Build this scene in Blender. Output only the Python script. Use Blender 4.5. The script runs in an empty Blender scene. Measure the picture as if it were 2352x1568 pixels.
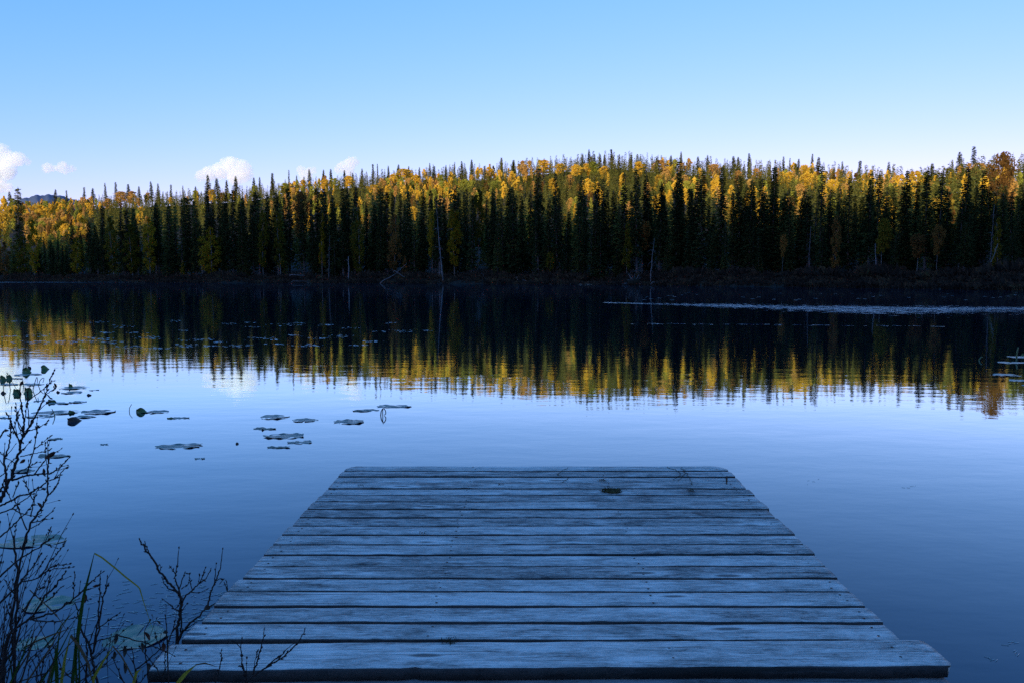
import bpy, math, random
import numpy as np
from mathutils import Vector, noise as mnoise

S = bpy.context.scene
C = S.collection
RNG = np.random.default_rng(7)
random.seed(7)

# ------------------------------------------------------------------ camera, light, exposure
H = 1.68                      # eye above the water
F, CX, CY = 1801.0, 1176.0, 784.0
TH = math.radians(4.634)
CT, ST = math.cos(TH), math.sin(TH)
SHADOW_R = 250.0
SUN_EL, SUN_AZ = 8.0, 25.0    # sun low, behind the camera and to its left

cam = bpy.data.cameras.new('camera')
cam.sensor_width = 36.0
cam.lens = 36.0 * F / 2352.0
cam.clip_start, cam.clip_end = 0.05, 30000
camo = bpy.data.objects.new('camera', cam)
C.objects.link(camo)
camo.location = (0, 0, H)
camo.rotation_euler = (math.pi / 2 - TH, 0, 0)
S.camera = camo

w = bpy.data.worlds.new('World')
S.world = w
w.use_nodes = True
wn, wl = w.node_tree.nodes, w.node_tree.links
bg = wn['Background']
sky = wn.new('ShaderNodeTexSky')
sky.sky_type = 'NISHITA'
sky.sun_disc = False
sky.sun_elevation = math.radians(SUN_EL)
sky.sun_rotation = math.radians(180 + SUN_AZ)
sky.altitude = 600
sky.air_density = 1.0
sky.dust_density = 0.3
sky.ozone_density = 1.0
# clear, dry autumn air: deeper blue overhead and a paler horizon than the model's default, channel by channel
sp_ = wn.new('ShaderNodeSeparateColor'); cb_ = wn.new('ShaderNodeCombineColor')
wl.new(sky.outputs[0], sp_.inputs[0])
for i_, (k_, p_) in enumerate(((0.554, 1.336), (1.37, 0.645), (3.75, 0.35))):
    pw = wn.new('ShaderNodeMath'); pw.operation = 'POWER'; pw.inputs[1].default_value = p_
    ml = wn.new('ShaderNodeMath'); ml.operation = 'MULTIPLY'; ml.inputs[1].default_value = k_
    wl.new(sp_.outputs[i_], pw.inputs[0]); wl.new(pw.outputs[0], ml.inputs[0]); wl.new(ml.outputs[0], cb_.inputs[i_])
wl.new(cb_.outputs[0], bg.inputs[0])
bg.inputs[1].default_value = 0.15

sun = bpy.data.lights.new('sun', 'SUN')
sun.energy = 5.0
sun.angle = math.radians(0.5)
sun.color = (1.0, 0.87, 0.56)
suno = bpy.data.objects.new('sun', sun)
C.objects.link(suno)
el, az = math.radians(SUN_EL), math.radians(SUN_AZ)
SV = Vector((-math.sin(az) * math.cos(el), -math.cos(az) * math.cos(el), math.sin(el)))
suno.rotation_euler = SV.to_track_quat('Z', 'Y').to_euler()

S.view_settings.view_transform = 'Standard'
S.view_settings.look = 'None'
S.view_settings.gamma = 1.0
S.view_settings.use_curve_mapping = False
S.view_settings.exposure = 0.55
S.render.engine = 'CYCLES'
S.cycles.volume_bounces = 6
S.cycles.max_bounces = 10
S.cycles.use_denoising = False     # the faint grain is closer to the photograph than smoothed wood

# ------------------------------------------------------------------ helpers
def P2W(x, y, Y):
    """photo point (2352 wide) at forward distance Y"""
    u, v = x - CX, y - CY
    s = Y / (F * CT - v * ST)
    return (u * s, Y, H - (F * ST + v * CT) * s)

def ground(x, y, z0=0.0):
    u, v = x - CX, y - CY
    s = (H - z0) / (F * ST + v * CT)
    return (u * s, (F * CT - v * ST) * s, z0)

FW = F / CT
def tx(x): return (x - CX) / FW               # horizontal tangent of a photo column
def XP(X, Y): return CX + FW * X / Y
def ztop(y, Y): return P2W(CX, y, Y)[2]
def yof(z, Y): return 638.0 - FW * (z - H) / Y

def mk(name, V, tris=None, quads=None, mats=(), midx=None, smooth=False):
    me = bpy.data.meshes.new(name)
    V = np.asarray(V, dtype=np.float32).reshape(-1, 3)
    t = np.zeros((0, 3), np.int32) if tris is None or len(tris) == 0 else np.asarray(tris, np.int32)
    q = np.zeros((0, 4), np.int32) if quads is None or len(quads) == 0 else np.asarray(quads, np.int32)
    me.vertices.add(len(V)); me.vertices.foreach_set('co', V.ravel())
    nl = t.size + q.size
    me.loops.add(nl)
    me.loops.foreach_set('vertex_index', np.concatenate([t.ravel(), q.ravel()]).astype(np.int32))
    npoly = len(t) + len(q)
    me.polygons.add(npoly)
    st = np.concatenate([np.arange(len(t)) * 3, len(t) * 3 + np.arange(len(q)) * 4]).astype(np.int32)
    me.polygons.foreach_set('loop_start', st)
    if midx is not None: me.polygons.foreach_set('material_index', np.asarray(midx, np.int32))
    if smooth: me.polygons.foreach_set('use_smooth', np.ones(npoly, bool))
    for m in (mats if isinstance(mats, (list, tuple)) else [mats]): me.materials.append(m)
    me.update(calc_edges=True)
    return me

class MB:
    def __init__(s): s.V = []; s.T = []; s.Q = []; s.n = 0
    def add(s, V, T=None, Q=None):
        V = np.asarray(V, float).reshape(-1, 3)
        if T is not None and len(T): s.T.append(np.asarray(T) + s.n)
        if Q is not None and len(Q): s.Q.append(np.asarray(Q) + s.n)
        s.V.append(V); s.n += len(V)
    def tube(s, pts, rad, k=5):
        pts = np.asarray(pts, float); n = len(pts)
        rad = np.broadcast_to(np.asarray(rad, float), (n,))
        d = np.gradient(pts, axis=0)
        d /= np.linalg.norm(d, axis=1)[:, None] + 1e-9
        ref = np.array([0.31, 0.17, 0.93]) if abs(d[0][2]) < 0.8 else np.array([0.93, 0.31, 0.17])
        a = np.cross(d, ref); a /= np.linalg.norm(a, axis=1)[:, None] + 1e-9
        b = np.cross(d, a)
        th = np.arange(k) * 2 * math.pi / k
        V = (pts[:, None] + rad[:, None, None] * (a[:, None] * np.cos(th)[None, :, None] + b[:, None] * np.sin(th)[None, :, None])).reshape(-1, 3)
        i = np.arange(n - 1)[:, None] * k; j = np.arange(k)[None]; j2 = (j + 1) % k
        Q = np.stack([i + j, i + j2, i + k + j2, i + k + j], -1).reshape(-1, 4)
        T = [(0, m + 1, m) for m in range(1, k - 1)] + [((n - 1) * k, (n - 1) * k + m, (n - 1) * k + m + 1) for m in range(1, k - 1)]
        s.add(V, T, Q)
    def blob(s, c, r, rng=None, amp=0.15, seg=6, rings=4, rot=None):
        V = []; 
        for i in range(rings + 1):
            p = math.pi * i / rings
            for j in range(seg):
                a = 2 * math.pi * j / seg
                k = 1 + (rng.uniform(-amp, amp) if rng is not None else 0)
                V.append((r[0] * math.sin(p) * math.cos(a) * k, r[1] * math.sin(p) * math.sin(a) * k, r[2] * math.cos(p) * k))
        V = np.array(V)
        if rot is not None: V = V @ np.array(rot).T
        Q = [(i * seg + j, i * seg + (j + 1) % seg, (i + 1) * seg + (j + 1) % seg, (i + 1) * seg + j) for i in range(rings) for j in range(seg)]
        s.add(V + np.array(c), None, Q)
    def mesh(s, name, mats, smooth=False, midx=None):
        V = np.concatenate(s.V)
        T = np.concatenate(s.T) if s.T else None
        Q = np.concatenate(s.Q) if s.Q else None
        return mk(name, V, T, Q, mats, midx, smooth)

def link(name, me, parent=None, loc=(0, 0, 0)):
    o = bpy.data.objects.new(name, me)
    C.objects.link(o)
    o.location = loc
    if parent: o.parent = parent
    return o
def tag(o, label, cat, group=None):
    o['label'] = label; o['category'] = cat
    if group: o['group'] = group
    return o
def kind(o, k): o['kind'] = k; return o
def empty(name, loc=(0, 0, 0)):
    o = bpy.data.objects.new(name, None); C.objects.link(o); o.location = loc
    o.empty_display_size = 0.2
    return o

# ------------------------------------------------------------------ materials
def mat(name):
    m = bpy.data.materials.new(name); m.use_nodes = True
    nt = m.node_tree; nt.nodes.clear()
    out = nt.nodes.new('ShaderNodeOutputMaterial')
    return m, nt, out
def nd(nt, t, **kw):
    n = nt.nodes.new(t)
    for k, v in kw.items():
        if k == 'inp':
            for a, b in v.items(): n.inputs[a].default_value = b
        else: setattr(n, k, v)
    return n
def ramp(nt, fac, stops):
    r = nd(nt, 'ShaderNodeValToRGB')
    while len(r.color_ramp.elements) < len(stops): r.color_ramp.elements.new(0.5)
    for e, (p, c) in zip(r.color_ramp.elements, stops):
        e.position = p; e.color = (*c, 1) if len(c) == 3 else c
    nt.links.new(fac, r.inputs[0])
    return r
def mth(nt, op, a, b=None, c=None, clamp=False):
    n = nd(nt, 'ShaderNodeMath', operation=op); n.use_clamp = clamp
    for i, v in enumerate((a, b, c)):
        if v is None: continue
        if isinstance(v, (int, float)): n.inputs[i].default_value = v
        else: nt.links.new(v, n.inputs[i])
    return n.outputs[0]

def foliage(name, stops, scale=0.16, transl=0.35, speck=0.25):
    """leaf colour that drifts from tree to tree and flickers from leaf to leaf"""
    m, nt, out = mat(name)
    geo = nd(nt, 'ShaderNodeNewGeometry')
    n = nd(nt, 'ShaderNodeTexNoise', inp={'Scale': scale, 'Detail': 2.0})
    nt.links.new(geo.outputs['Position'], n.inputs['Vector'])
    oi = nd(nt, 'ShaderNodeObjectInfo')
    f = mth(nt, 'MULTIPLY_ADD', n.outputs['Fac'], 1.6, -0.35)
    f = mth(nt, 'MULTIPLY_ADD', oi.outputs['Random'], 0.35, f)
    f = mth(nt, 'MULTIPLY_ADD', geo.outputs['Random Per Island'], speck, f)
    f = mth(nt, 'SUBTRACT', f, speck / 2 + 0.12, None, True)
    r = ramp(nt, f, stops)
    d = nd(nt, 'ShaderNodeBsdfDiffuse'); t = nd(nt, 'ShaderNodeBsdfTranslucent')
    nt.links.new(r.outputs[0], d.inputs[0]); nt.links.new(r.outputs[0], t.inputs[0])
    mx = nd(nt, 'ShaderNodeMixShader', inp={0: transl})
    nt.links.new(d.outputs[0], mx.inputs[1]); nt.links.new(t.outputs[0], mx.inputs[2])
    nt.links.new(mx.outputs[0], out.inputs[0])
    return m

def rough(name, stops, scale=3.0, stretch=(1, 1, 1), rough_=0.9, bump=0.0, coord='Object', detail=6.0, spec=0.2):
    m, nt, out = mat(name)
    tc = nd(nt, 'ShaderNodeTexCoord')
    mp = nd(nt, 'ShaderNodeMapping', inp={'Scale': stretch})
    nt.links.new(tc.outputs[coord], mp.inputs[0])
    n = nd(nt, 'ShaderNodeTexNoise', inp={'Scale': scale, 'Detail': detail, 'Roughness': 0.65})
    nt.links.new(mp.outputs[0], n.inputs['Vector'])
    r = ramp(nt, n.outputs['Fac'], stops)
    p = nd(nt, 'ShaderNodeBsdfPrincipled', inp={'Roughness': rough_, 'Specular IOR Level': spec})
    nt.links.new(r.outputs[0], p.inputs['Base Color'])
    if bump:
        b = nd(nt, 'ShaderNodeBump', inp={'Strength': 1.0, 'Distance': bump})
        nt.links.new(n.outputs['Fac'], b.inputs['Height']); nt.links.new(b.outputs[0], p.inputs['Normal'])
    nt.links.new(p.outputs[0], out.inputs[0])
    return m

M = {}
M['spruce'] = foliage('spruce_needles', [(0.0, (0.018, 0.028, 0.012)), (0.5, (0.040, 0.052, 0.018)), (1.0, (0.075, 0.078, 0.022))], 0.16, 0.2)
M['sprucelit'] = foliage('sunlit_tone_needles', [(0.0, (0.045, 0.058, 0.016)), (0.5, (0.105, 0.112, 0.027)), (1.0, (0.19, 0.16, 0.036))], 0.12, 0.25)  # lighter copy of the spruce needles, sunlight put into the colour
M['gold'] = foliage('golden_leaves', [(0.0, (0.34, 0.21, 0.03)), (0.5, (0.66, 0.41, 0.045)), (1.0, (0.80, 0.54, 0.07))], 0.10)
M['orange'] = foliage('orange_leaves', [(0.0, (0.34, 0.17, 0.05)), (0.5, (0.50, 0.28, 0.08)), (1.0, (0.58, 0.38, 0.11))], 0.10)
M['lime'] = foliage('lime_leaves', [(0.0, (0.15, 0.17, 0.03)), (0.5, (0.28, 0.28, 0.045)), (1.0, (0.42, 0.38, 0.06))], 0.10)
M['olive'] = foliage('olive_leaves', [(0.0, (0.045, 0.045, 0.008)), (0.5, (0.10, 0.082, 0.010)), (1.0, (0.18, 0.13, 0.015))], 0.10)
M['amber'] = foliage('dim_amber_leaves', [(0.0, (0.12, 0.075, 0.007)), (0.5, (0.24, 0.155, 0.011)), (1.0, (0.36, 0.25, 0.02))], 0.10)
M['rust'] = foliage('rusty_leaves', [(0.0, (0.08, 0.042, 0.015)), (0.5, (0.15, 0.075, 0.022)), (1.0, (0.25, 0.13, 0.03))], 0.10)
M['brush'] = foliage('shore_brush', [(0.0, (0.015, 0.013, 0.011)), (0.45, (0.036, 0.028, 0.021)), (0.75, (0.07, 0.046, 0.028)), (1.0, (0.085, 0.075, 0.034))], 0.3, 0.15, 0.5)
M['reed'] = foliage('pale_sedge', [(0.0, (0.10, 0.09, 0.06)), (1.0, (0.30, 0.27, 0.22))], 0.5, 0.2)
M['bark'] = rough('spruce_bark', [(0.3, (0.035, 0.028, 0.024)), (0.7, (0.10, 0.085, 0.075))], 2.0)
M['palebark'] = rough('aspen_bark', [(0.3, (0.05, 0.045, 0.04)), (0.5, (0.11, 0.10, 0.09)), (0.8, (0.28, 0.26, 0.23))], 1.2, (1, 1, 2.5))
M['deadwood'] = rough('dead_grey_wood', [(0.3, (0.07, 0.068, 0.066)), (0.7, (0.22, 0.21, 0.205))], 2.0, (1, 1, 0.4))
M['deadtwig'] = rough('dead_twigs', [(0.3, (0.045, 0.04, 0.04)), (0.7, (0.15, 0.135, 0.13))], 2.0)
M['soil'] = rough('forest_floor', [(0.3, (0.008, 0.007, 0.005)), (0.6, (0.022, 0.018, 0.010)), (0.8, (0.04, 0.033, 0.014))], 0.4)
M['farhill'] = rough('haze_blue_forest', [(0.3, (0.045, 0.075, 0.13)), (0.7, (0.07, 0.10, 0.16))], 0.004)  # blue stands for the haze in front of far forest

# ------------------------------------------------------------------ terrain beyond the water
XS = np.array([-900, 0, 250, 485, 800, 1000, 1250, 1450, 1700, 2000, 2200, 2352, 3200], float)
DS = np.array([420, 325, 290, 262, 240, 225, 200, 180, 155, 128, 113, 104, 80], float)
DR = np.array([800, 690, 640, 600, 575, 565, 555, 535, 470, 390, 325, 290, 240], float)
SKX = np.array([-900, 0, 100, 200, 300, 400, 480, 600, 700, 800, 900, 1000, 1100, 1200, 1300, 1400, 1500, 1600, 1700, 1800, 1900, 2000, 2100, 2200, 2300, 2352, 3200], float)
SKY = np.array([485, 473, 467, 459, 453, 450, 443, 435, 420, 408, 402, 394, 388, 380, 368, 362, 369, 374, 379, 384, 388, 404, 408, 392, 384, 386, 400], float)
def Ds(x): return np.interp(x, XS, DS)
def Dr(x): return np.interp(x, XS, DR)
def skyl(x): return np.interp(x, SKX, SKY)
def ridge_z(x):
    return H + (641 - skyl(x)) / FW * Dr(x) - 10.6
def terr(X, Y):
    x = XP(X, Y)
    ds, dr = Ds(x), Dr(x)
    ds = ds + 2.5 * np.sin(X * 0.09) + 1.5 * np.sin(X * 0.23 + 1.0)
    s = (Y - ds) / (dr - ds)
    zr = ridge_z(x)
    up = 0.9 * np.clip((Y - ds) / 4.0, -1.5, 1) + zr * np.clip(s, 0, 1) ** 1.25
    beyond = np.clip(s - 1, 0, None)
    return up - zr * 0.55 * (1 - np.exp(-beyond * 1.6)) + 0.5 * np.sin(X * 0.11) * np.clip(s * 4, 0, 1) * np.cos(Y * 0.07)

tt = np.linspace(-1.35, 1.15, 200)
Yv = np.concatenate([np.linspace(60, 320, 110), np.linspace(324, 820, 80), np.geomspace(840, 9000, 22)])
TX, TY = np.meshgrid(tt, Yv)
XX = TX * TY
ZZ = terr(XX, TY)
ZZ = np.where(TY > 2000, np.minimum(ZZ, 12), ZZ)
nx, ny = len(tt), len(Yv)
ii = (np.arange(ny - 1)[:, None] * nx + np.arange(nx - 1)[None]).ravel()
Qg = np.stack([ii, ii + 1, ii + nx + 1, ii + nx], -1)
g = link('far_shore_ground', mk('far_shore_ground', np.stack([XX, TY, ZZ], -1), None, Qg, M['soil'], smooth=True))
kind(g, 'structure')

# distant hill low at the far left, air haze painted in as blue
hx = np.linspace(-40, 260, 60); prof = []
me_v = []; 
for i, x in enumerate(hx):
    y = 448 + 11 * abs((x - 108) / 60.0) ** 2.2 + 1.6 * math.sin(x * 0.21) + 1.0 * math.sin(x * 0.5)
    y = min(y, 600)
    X, Y, Z = P2W(x, y, 5200)
    for k, (dy, zz) in enumerate(((-900, -5), (-350, Z * 0.72), (0, Z), (500, Z * 0.7), (1200, -5))):
        me_v.append((X * (1 + dy / 5200), Y + dy, zz))
Q = [(i * 5 + k, i * 5 + k + 5, i * 5 + k + 6, i * 5 + k + 1) for i in range(59) for k in range(4)]
g = link('distant_hill', mk('distant_hill', me_v, None, Q, M['farhill'], smooth=True)); kind(g, 'structure')

# ------------------------------------------------------------------ water
def water_material():
    m, nt, out = mat('lake_water')
    tc = nd(nt, 'ShaderNodeTexCoord')
    sep = nd(nt, 'ShaderNodeSeparateXYZ'); nt.links.new(tc.outputs['Object'], sep.inputs[0])
    X, Y = sep.outputs[0], sep.outputs[1]
    def noi(sc, st, det=2.0, off=0.0):
        mp = nd(nt, 'ShaderNodeMapping', inp={'Scale': st, 'Location': (off, off, 0)})
        nt.links.new(tc.outputs['Object'], mp.inputs[0])
        n = nd(nt, 'ShaderNodeTexNoise', inp={'Scale': sc, 'Detail': det})
        nt.links.new(mp.outputs[0], n.inputs['Vector']); return n.outputs['Fac']
    # breeze patches: rougher water
    n1 = noi(0.5, (0.5, 0.6, 1), 3.0)
    yc = mth(nt, 'MULTIPLY_ADD', mth(nt, 'MAXIMUM', mth(nt, 'SUBTRACT', 17.0, X), 0.0), 1.02, 42.3)
    dy = mth(nt, 'ABSOLUTE', mth(nt, 'SUBTRACT', Y, yc))
    wl_ = mth(nt, 'MULTIPLY', mth(nt, 'MAXIMUM', mth(nt, 'SUBTRACT', 17.0, X), 0.0), 0.62)
    wr_ = mth(nt, 'MULTIPLY', mth(nt, 'MAXIMUM', mth(nt, 'SUBTRACT', X, 17.0), 0.0), 0.30)
    wd = mth(nt, 'MAXIMUM', mth(nt, 'SUBTRACT', 7.0, mth(nt, 'ADD', wl_, wr_)), 1.0)
    q = mth(nt, 'DIVIDE', dy, wd)
    q = mth(nt, 'ADD', q, mth(nt, 'MULTIPLY_ADD', n1, 1.6, -0.8))
    inx = nd(nt, 'ShaderNodeMapRange', inp={1: 6.0, 2: 8.5, 3: 0.0, 4: 1.0}); nt.links.new(X, inx.inputs[0])
    tq = mth(nt, 'SUBTRACT', noi(1.0, (3.2, 1.1, 1), 4.0, 3.0), mth(nt, 'MULTIPLY', q, 0.24))
    sp1 = nd(nt, 'ShaderNodeMapRange', inp={1: 0.34, 2: 0.42, 3: 0.0, 4: 1.0}); nt.links.new(tq, sp1.inputs[0])
    m1 = mth(nt, 'MULTIPLY', inx.outputs[0], sp1.outputs[0])
    # faint dashed line nearer by
    yc2 = mth(nt, 'MULTIPLY_ADD', X, -0.16, 29.6)
    dy2 = mth(nt, 'ABSOLUTE', mth(nt, 'SUBTRACT', Y, yc2))
    a2 = nd(nt, 'ShaderNodeMapRange', inp={1: 0.30, 2: 0.1, 3: 0.0, 4: 1.0}); nt.links.new(dy2, a2.inputs[0])
    n2 = noi(2.2, (1, 1, 1), 2.0, 5.0)
    d2 = nd(nt, 'ShaderNodeMapRange', inp={1: 0.55, 2: 0.62, 3: 0.0, 4: 0.8}); nt.links.new(n2, d2.inputs[0])
    ix2 = nd(nt, 'ShaderNodeMapRange', inp={1: 4.2, 2: 6.0, 3: 0.0, 4: 1.0}); nt.links.new(X, ix2.inputs[0])
    ix3 = nd(nt, 'ShaderNodeMapRange', inp={1: 15.0, 2: 13.0, 3: 0.0, 4: 1.0}); nt.links.new(X, ix3.inputs[0])
    m2 = mth(nt, 'MULTIPLY', mth(nt, 'MULTIPLY', a2.outputs[0], d2.outputs[0]), mth(nt, 'MULTIPLY', ix2.outputs[0], ix3.outputs[0]))
    # strip under the far left shore
    d3 = mth(nt, 'ABSOLUTE', mth(nt, 'SUBTRACT', Y, 285.0))
    a3 = nd(nt, 'ShaderNodeMapRange', inp={1: 16.0, 2: 9.0, 3: 0.0, 4: 1.0}); nt.links.new(d3, a3.inputs[0])
    ix4 = nd(nt, 'ShaderNodeMapRange', inp={1: -95.0, 2: -150.0, 3: 0.0, 4: 1.0}); nt.links.new(X, ix4.inputs[0])
    m3 = mth(nt, 'MULTIPLY', a3.outputs[0], ix4.outputs[0])
    mask = mth(nt, 'MAXIMUM', mth(nt, 'MAXIMUM', m1, m2), m3)
    h = mth(nt, 'MULTIPLY', noi(3.2, (0.55, 1.0, 1), 3.0), 0.0016)
    h = mth(nt, 'MULTIPLY_ADD', noi(14.0, (0.6, 1.0, 1), 2.0), 0.00022, h)
    h = mth(nt, 'MULTIPLY_ADD', noi(0.7, (0.4, 1.0, 1), 2.0), 0.0035, h)
    rip = noi(3.0, (0.45, 1.0, 1), 3.0, 9.0)
    h = mth(nt, 'MULTIPLY_ADD', mth(nt, 'MULTIPLY', rip, mask), 0.30, h)
    b = nd(nt, 'ShaderNodeBump', inp={'Strength': 1.0, 'Distance': 1.0})
    nt.links.new(h, b.inputs['Height'])
    fr = nd(nt, 'ShaderNodeFresnel', inp={'IOR': 1.33}); nt.links.new(b.outputs[0], fr.inputs['Normal'])
    fac = mth(nt, 'MINIMUM', mth(nt, 'MULTIPLY', mth(nt, 'POWER', fr.outputs[0], 1.36), 2.9), 0.90)
    body = nd(nt, 'ShaderNodeBsdfDiffuse', inp={'Color': (0.003, 0.014, 0.036, 1)})
    gl = nd(nt, 'ShaderNodeBsdfGlossy', inp={'Roughness': 0.012, 'Color': (0.74, 0.92, 0.98, 1)}); nt.links.new(b.outputs[0], gl.inputs['Normal'])
    mx = nd(nt, 'ShaderNodeMixShader'); nt.links.new(fac, mx.inputs[0]); nt.links.new(body.outputs[0], mx.inputs[1]); nt.links.new(gl.outputs[0], mx.inputs[2])
    nt.links.new(mx.outputs[0], out.inputs[0])
    return m
M['water'] = water_material()
wv = [(-1500, -40, 0), (1500, -40, 0), (1500, 1200, 0), (-1500, 1200, 0)]
g = link('lake_water', mk('lake_water', wv, None, [(0, 1, 2, 3)], M['water'])); kind(g, 'structure')

# ------------------------------------------------------------------ near bank and the wooded hill behind the camera (its shade covers the lake)
bx = np.linspace(-60, 60, 161); by = np.concatenate([np.linspace(-30, 0, 12), np.linspace(0.2, 5.0, 26)])
BX, BY = np.meshgrid(bx, by)
edge = 2.35 + 0.25 * np.sin(BX * 1.3) + 0.15 * np.sin(BX * 3.1 + 1) + 0.9 * np.clip(np.abs(BX + 1) - 6, 0, 8) * 0.2
BZ = 0.16 * np.tanh((edge - BY) * 1.3) + np.clip(-BY, 0, 40) * 0.05 + 0.02 * np.sin(BX * 5) * np.cos(BY * 6)
n1, n2 = len(bx), len(by)
ii = (np.arange(n2 - 1)[:, None] * n1 + np.arange(n1 - 1)[None]).ravel()
g = link('near_bank', mk('near_bank', np.stack([BX, BY, BZ], -1), None, np.stack([ii, ii + 1, ii + n1 + 1, ii + n1], -1), M['soil'], smooth=True)); kind(g, 'structure')

tE = math.tan(el) / math.cos(az); tA = math.tan(az)
targets = [(100, 360, 29), (300, 320, 33), (600, 280, 39), (1000, 250, 34), (1300, 215, 27), (1560, 185, 26), (1950, 140, 19.5), (2290, 150, 19)]
hp = sorted((float((x - CX) / FW * Y - (SHADOW_R + Y) * tA), z + tE * (SHADOW_R + Y)) for x, Y, z in targets)
hpx = [p[0] for p in hp]; hpz = [p[1] for p in hp]
TREE_B = 8.0; RAISE = 6.0
def crest(Xb): return np.interp(Xb, hpx, hpz) + RAISE - TREE_B  # unseen crest, its height fitted to throw the far shore's shade line
def shadow_z(X, Y):
    return np.interp(X - (SHADOW_R + Y) * tA, hpx, hpz) + RAISE - 2 - tE * (SHADOW_R + Y)
cx_ = np.linspace(-900, 500, 180); cy_ = np.array([-30, -70, -120, -170, -215, -250, -300, -420, -700], float)
CXX, CYY = np.meshgrid(cx_, cy_)
fr = np.interp(-CYY, [30, 250, 700], [0, 1, 0.7])
CZZ = 1.0 + (crest(CXX) - 1.0) * fr ** 1.3 + 3.0 * np.sin(CXX * 0.05) * fr * (CYY > -240)
n1, n2 = len(cx_), len(cy_)
ii = (np.arange(n2 - 1)[:, None] * n1 + np.arange(n1 - 1)[None]).ravel()
g = link('hill_behind', mk('hill_behind', np.stack([CXX, CYY, CZZ], -1), None, np.stack([ii, ii + 1, ii + n1 + 1, ii + n1], -1), M['soil'], smooth=True)); kind(g, 'structure')

# ------------------------------------------------------------------ tree meshes
def spruce(seed, h=20.0, rb=1.9, bare=0.08, step=0.36, nb=6, k=3, big=1.0, ragged=0.35, club=0.0, droop=0.45, sag=0.3):
    """crown and trunk of a spruce; needle sprays hang from whorled branches"""
    r = np.random.default_rng(seed)
    zs = np.arange(bare * h, h * 0.985, step); V = []; trunkb = []
    gap = r.uniform(0.75, 1.15, 400)
    for iz, z in enumerate(zs):
        s = (z - bare * h) / (h * (1 - bare))
        env = rb * ((1 - s) ** 0.86) * (0.6 + 0.4 * min(1, s * 5 + 0.25)) * gap[int(iz * step / 0.9) % 400] + 0.07
        if club and s > 0.84: env = max(env, rb * 0.30 * (1 - abs(s - 0.93) * 6))
        env = max(env, 0.12)
        for b in range(nb):
            a = r.uniform(0, 2 * math.pi)
            L = env * (1 - ragged * r.uniform(0, 1) ** 1.5) * (1.25 if r.random() < 0.06 else 1)
            n = max(1, int(L / (0.30 * big)) + 1)
            d = np.array([math.cos(a), math.sin(a), 0]); l = np.array([-d[1], d[0], 0])
            dr = droop * r.uniform(0.6, 1.3)
            f = (np.arange(n) + r.uniform(0.3, 0.9)) / n
            rr = f * L
            zz = z - dr * rr + 0.22 * dr * rr * f
            for j in range(k):
                wd = (0.42 * (1 - 0.5 * f) + 0.06) * big
                base = d * rr[:, None] + np.array([0, 0, 1]) * zz[:, None]
                sd = r.choice([-1, 1], n)[:, None]
                p0 = base + r.normal(0, 0.05, (n, 3))
                p1 = base + l * sd * (wd * r.uniform(0.5, 1.3, n))[:, None] + d * r.uniform(0.0, 0.3, n)[:, None] - np.array([0, 0, 1]) * (sag * r.uniform(0.1, 1, n) * big)[:, None]
                p2 = base + d * (r.uniform(0.18, 0.42, n) * big)[:, None] + l * r.uniform(-0.12, 0.12, n)[:, None] - np.array([0, 0, 1]) * (r.uniform(-0.08, 0.22, n) * big)[:, None]
                V.append(np.stack([p0, p1, p2], 1).reshape(-1, 3))
    # leader
    for j in range(8):
        z = h * (0.95 + 0.05 * j / 8)
        a = r.uniform(0, 6.28)
        V.append(np.array([[0, 0, z - 0.1], [0.12 * math.cos(a), 0.12 * math.sin(a), z - 0.12], [0, 0, z + 0.35]]))
    V = np.concatenate(V)
    T = np.arange(len(V)).reshape(-1, 3)
    return V, T

def spruce_trunk(seed, h=20.0, r0=0.24, bare=0.1, dead=0, k=6, bend=0.25):
    r = np.random.default_rng(seed + 900)
    b = MB(); zz = np.linspace(-0.6, h * 0.99, 9)
    px = bend * np.sin(zz / h * 3 + r.uniform(0, 6)) * r.uniform(0.3, 1); px -= px[0]
    pts = np.stack([px * 0.6, px * 0.4, zz], -1)
    b.tube(pts * np.array([1, 1, 1]), r0 * (1 - zz.clip(0) / h * 0.95) + 0.015, k)
    for i in range(dead):
        z = r.uniform(0.05 * h, max(bare, 0.2) * h * 1.1); a = r.uniform(0, 6.28); L = r.uniform(0.6, 1.7)
        d = np.array([math.cos(a), math.sin(a), 0])
        p = [np.array([0, 0, z]), np.array([0, 0, z]) + d * L * 0.5 - [0, 0, 0.12 * L], np.array([0, 0, z]) + d * L - [0, 0, 0.45 * L]]
        b.tube(p, [0.035, 0.022, 0.008], 3)
    return b

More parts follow.
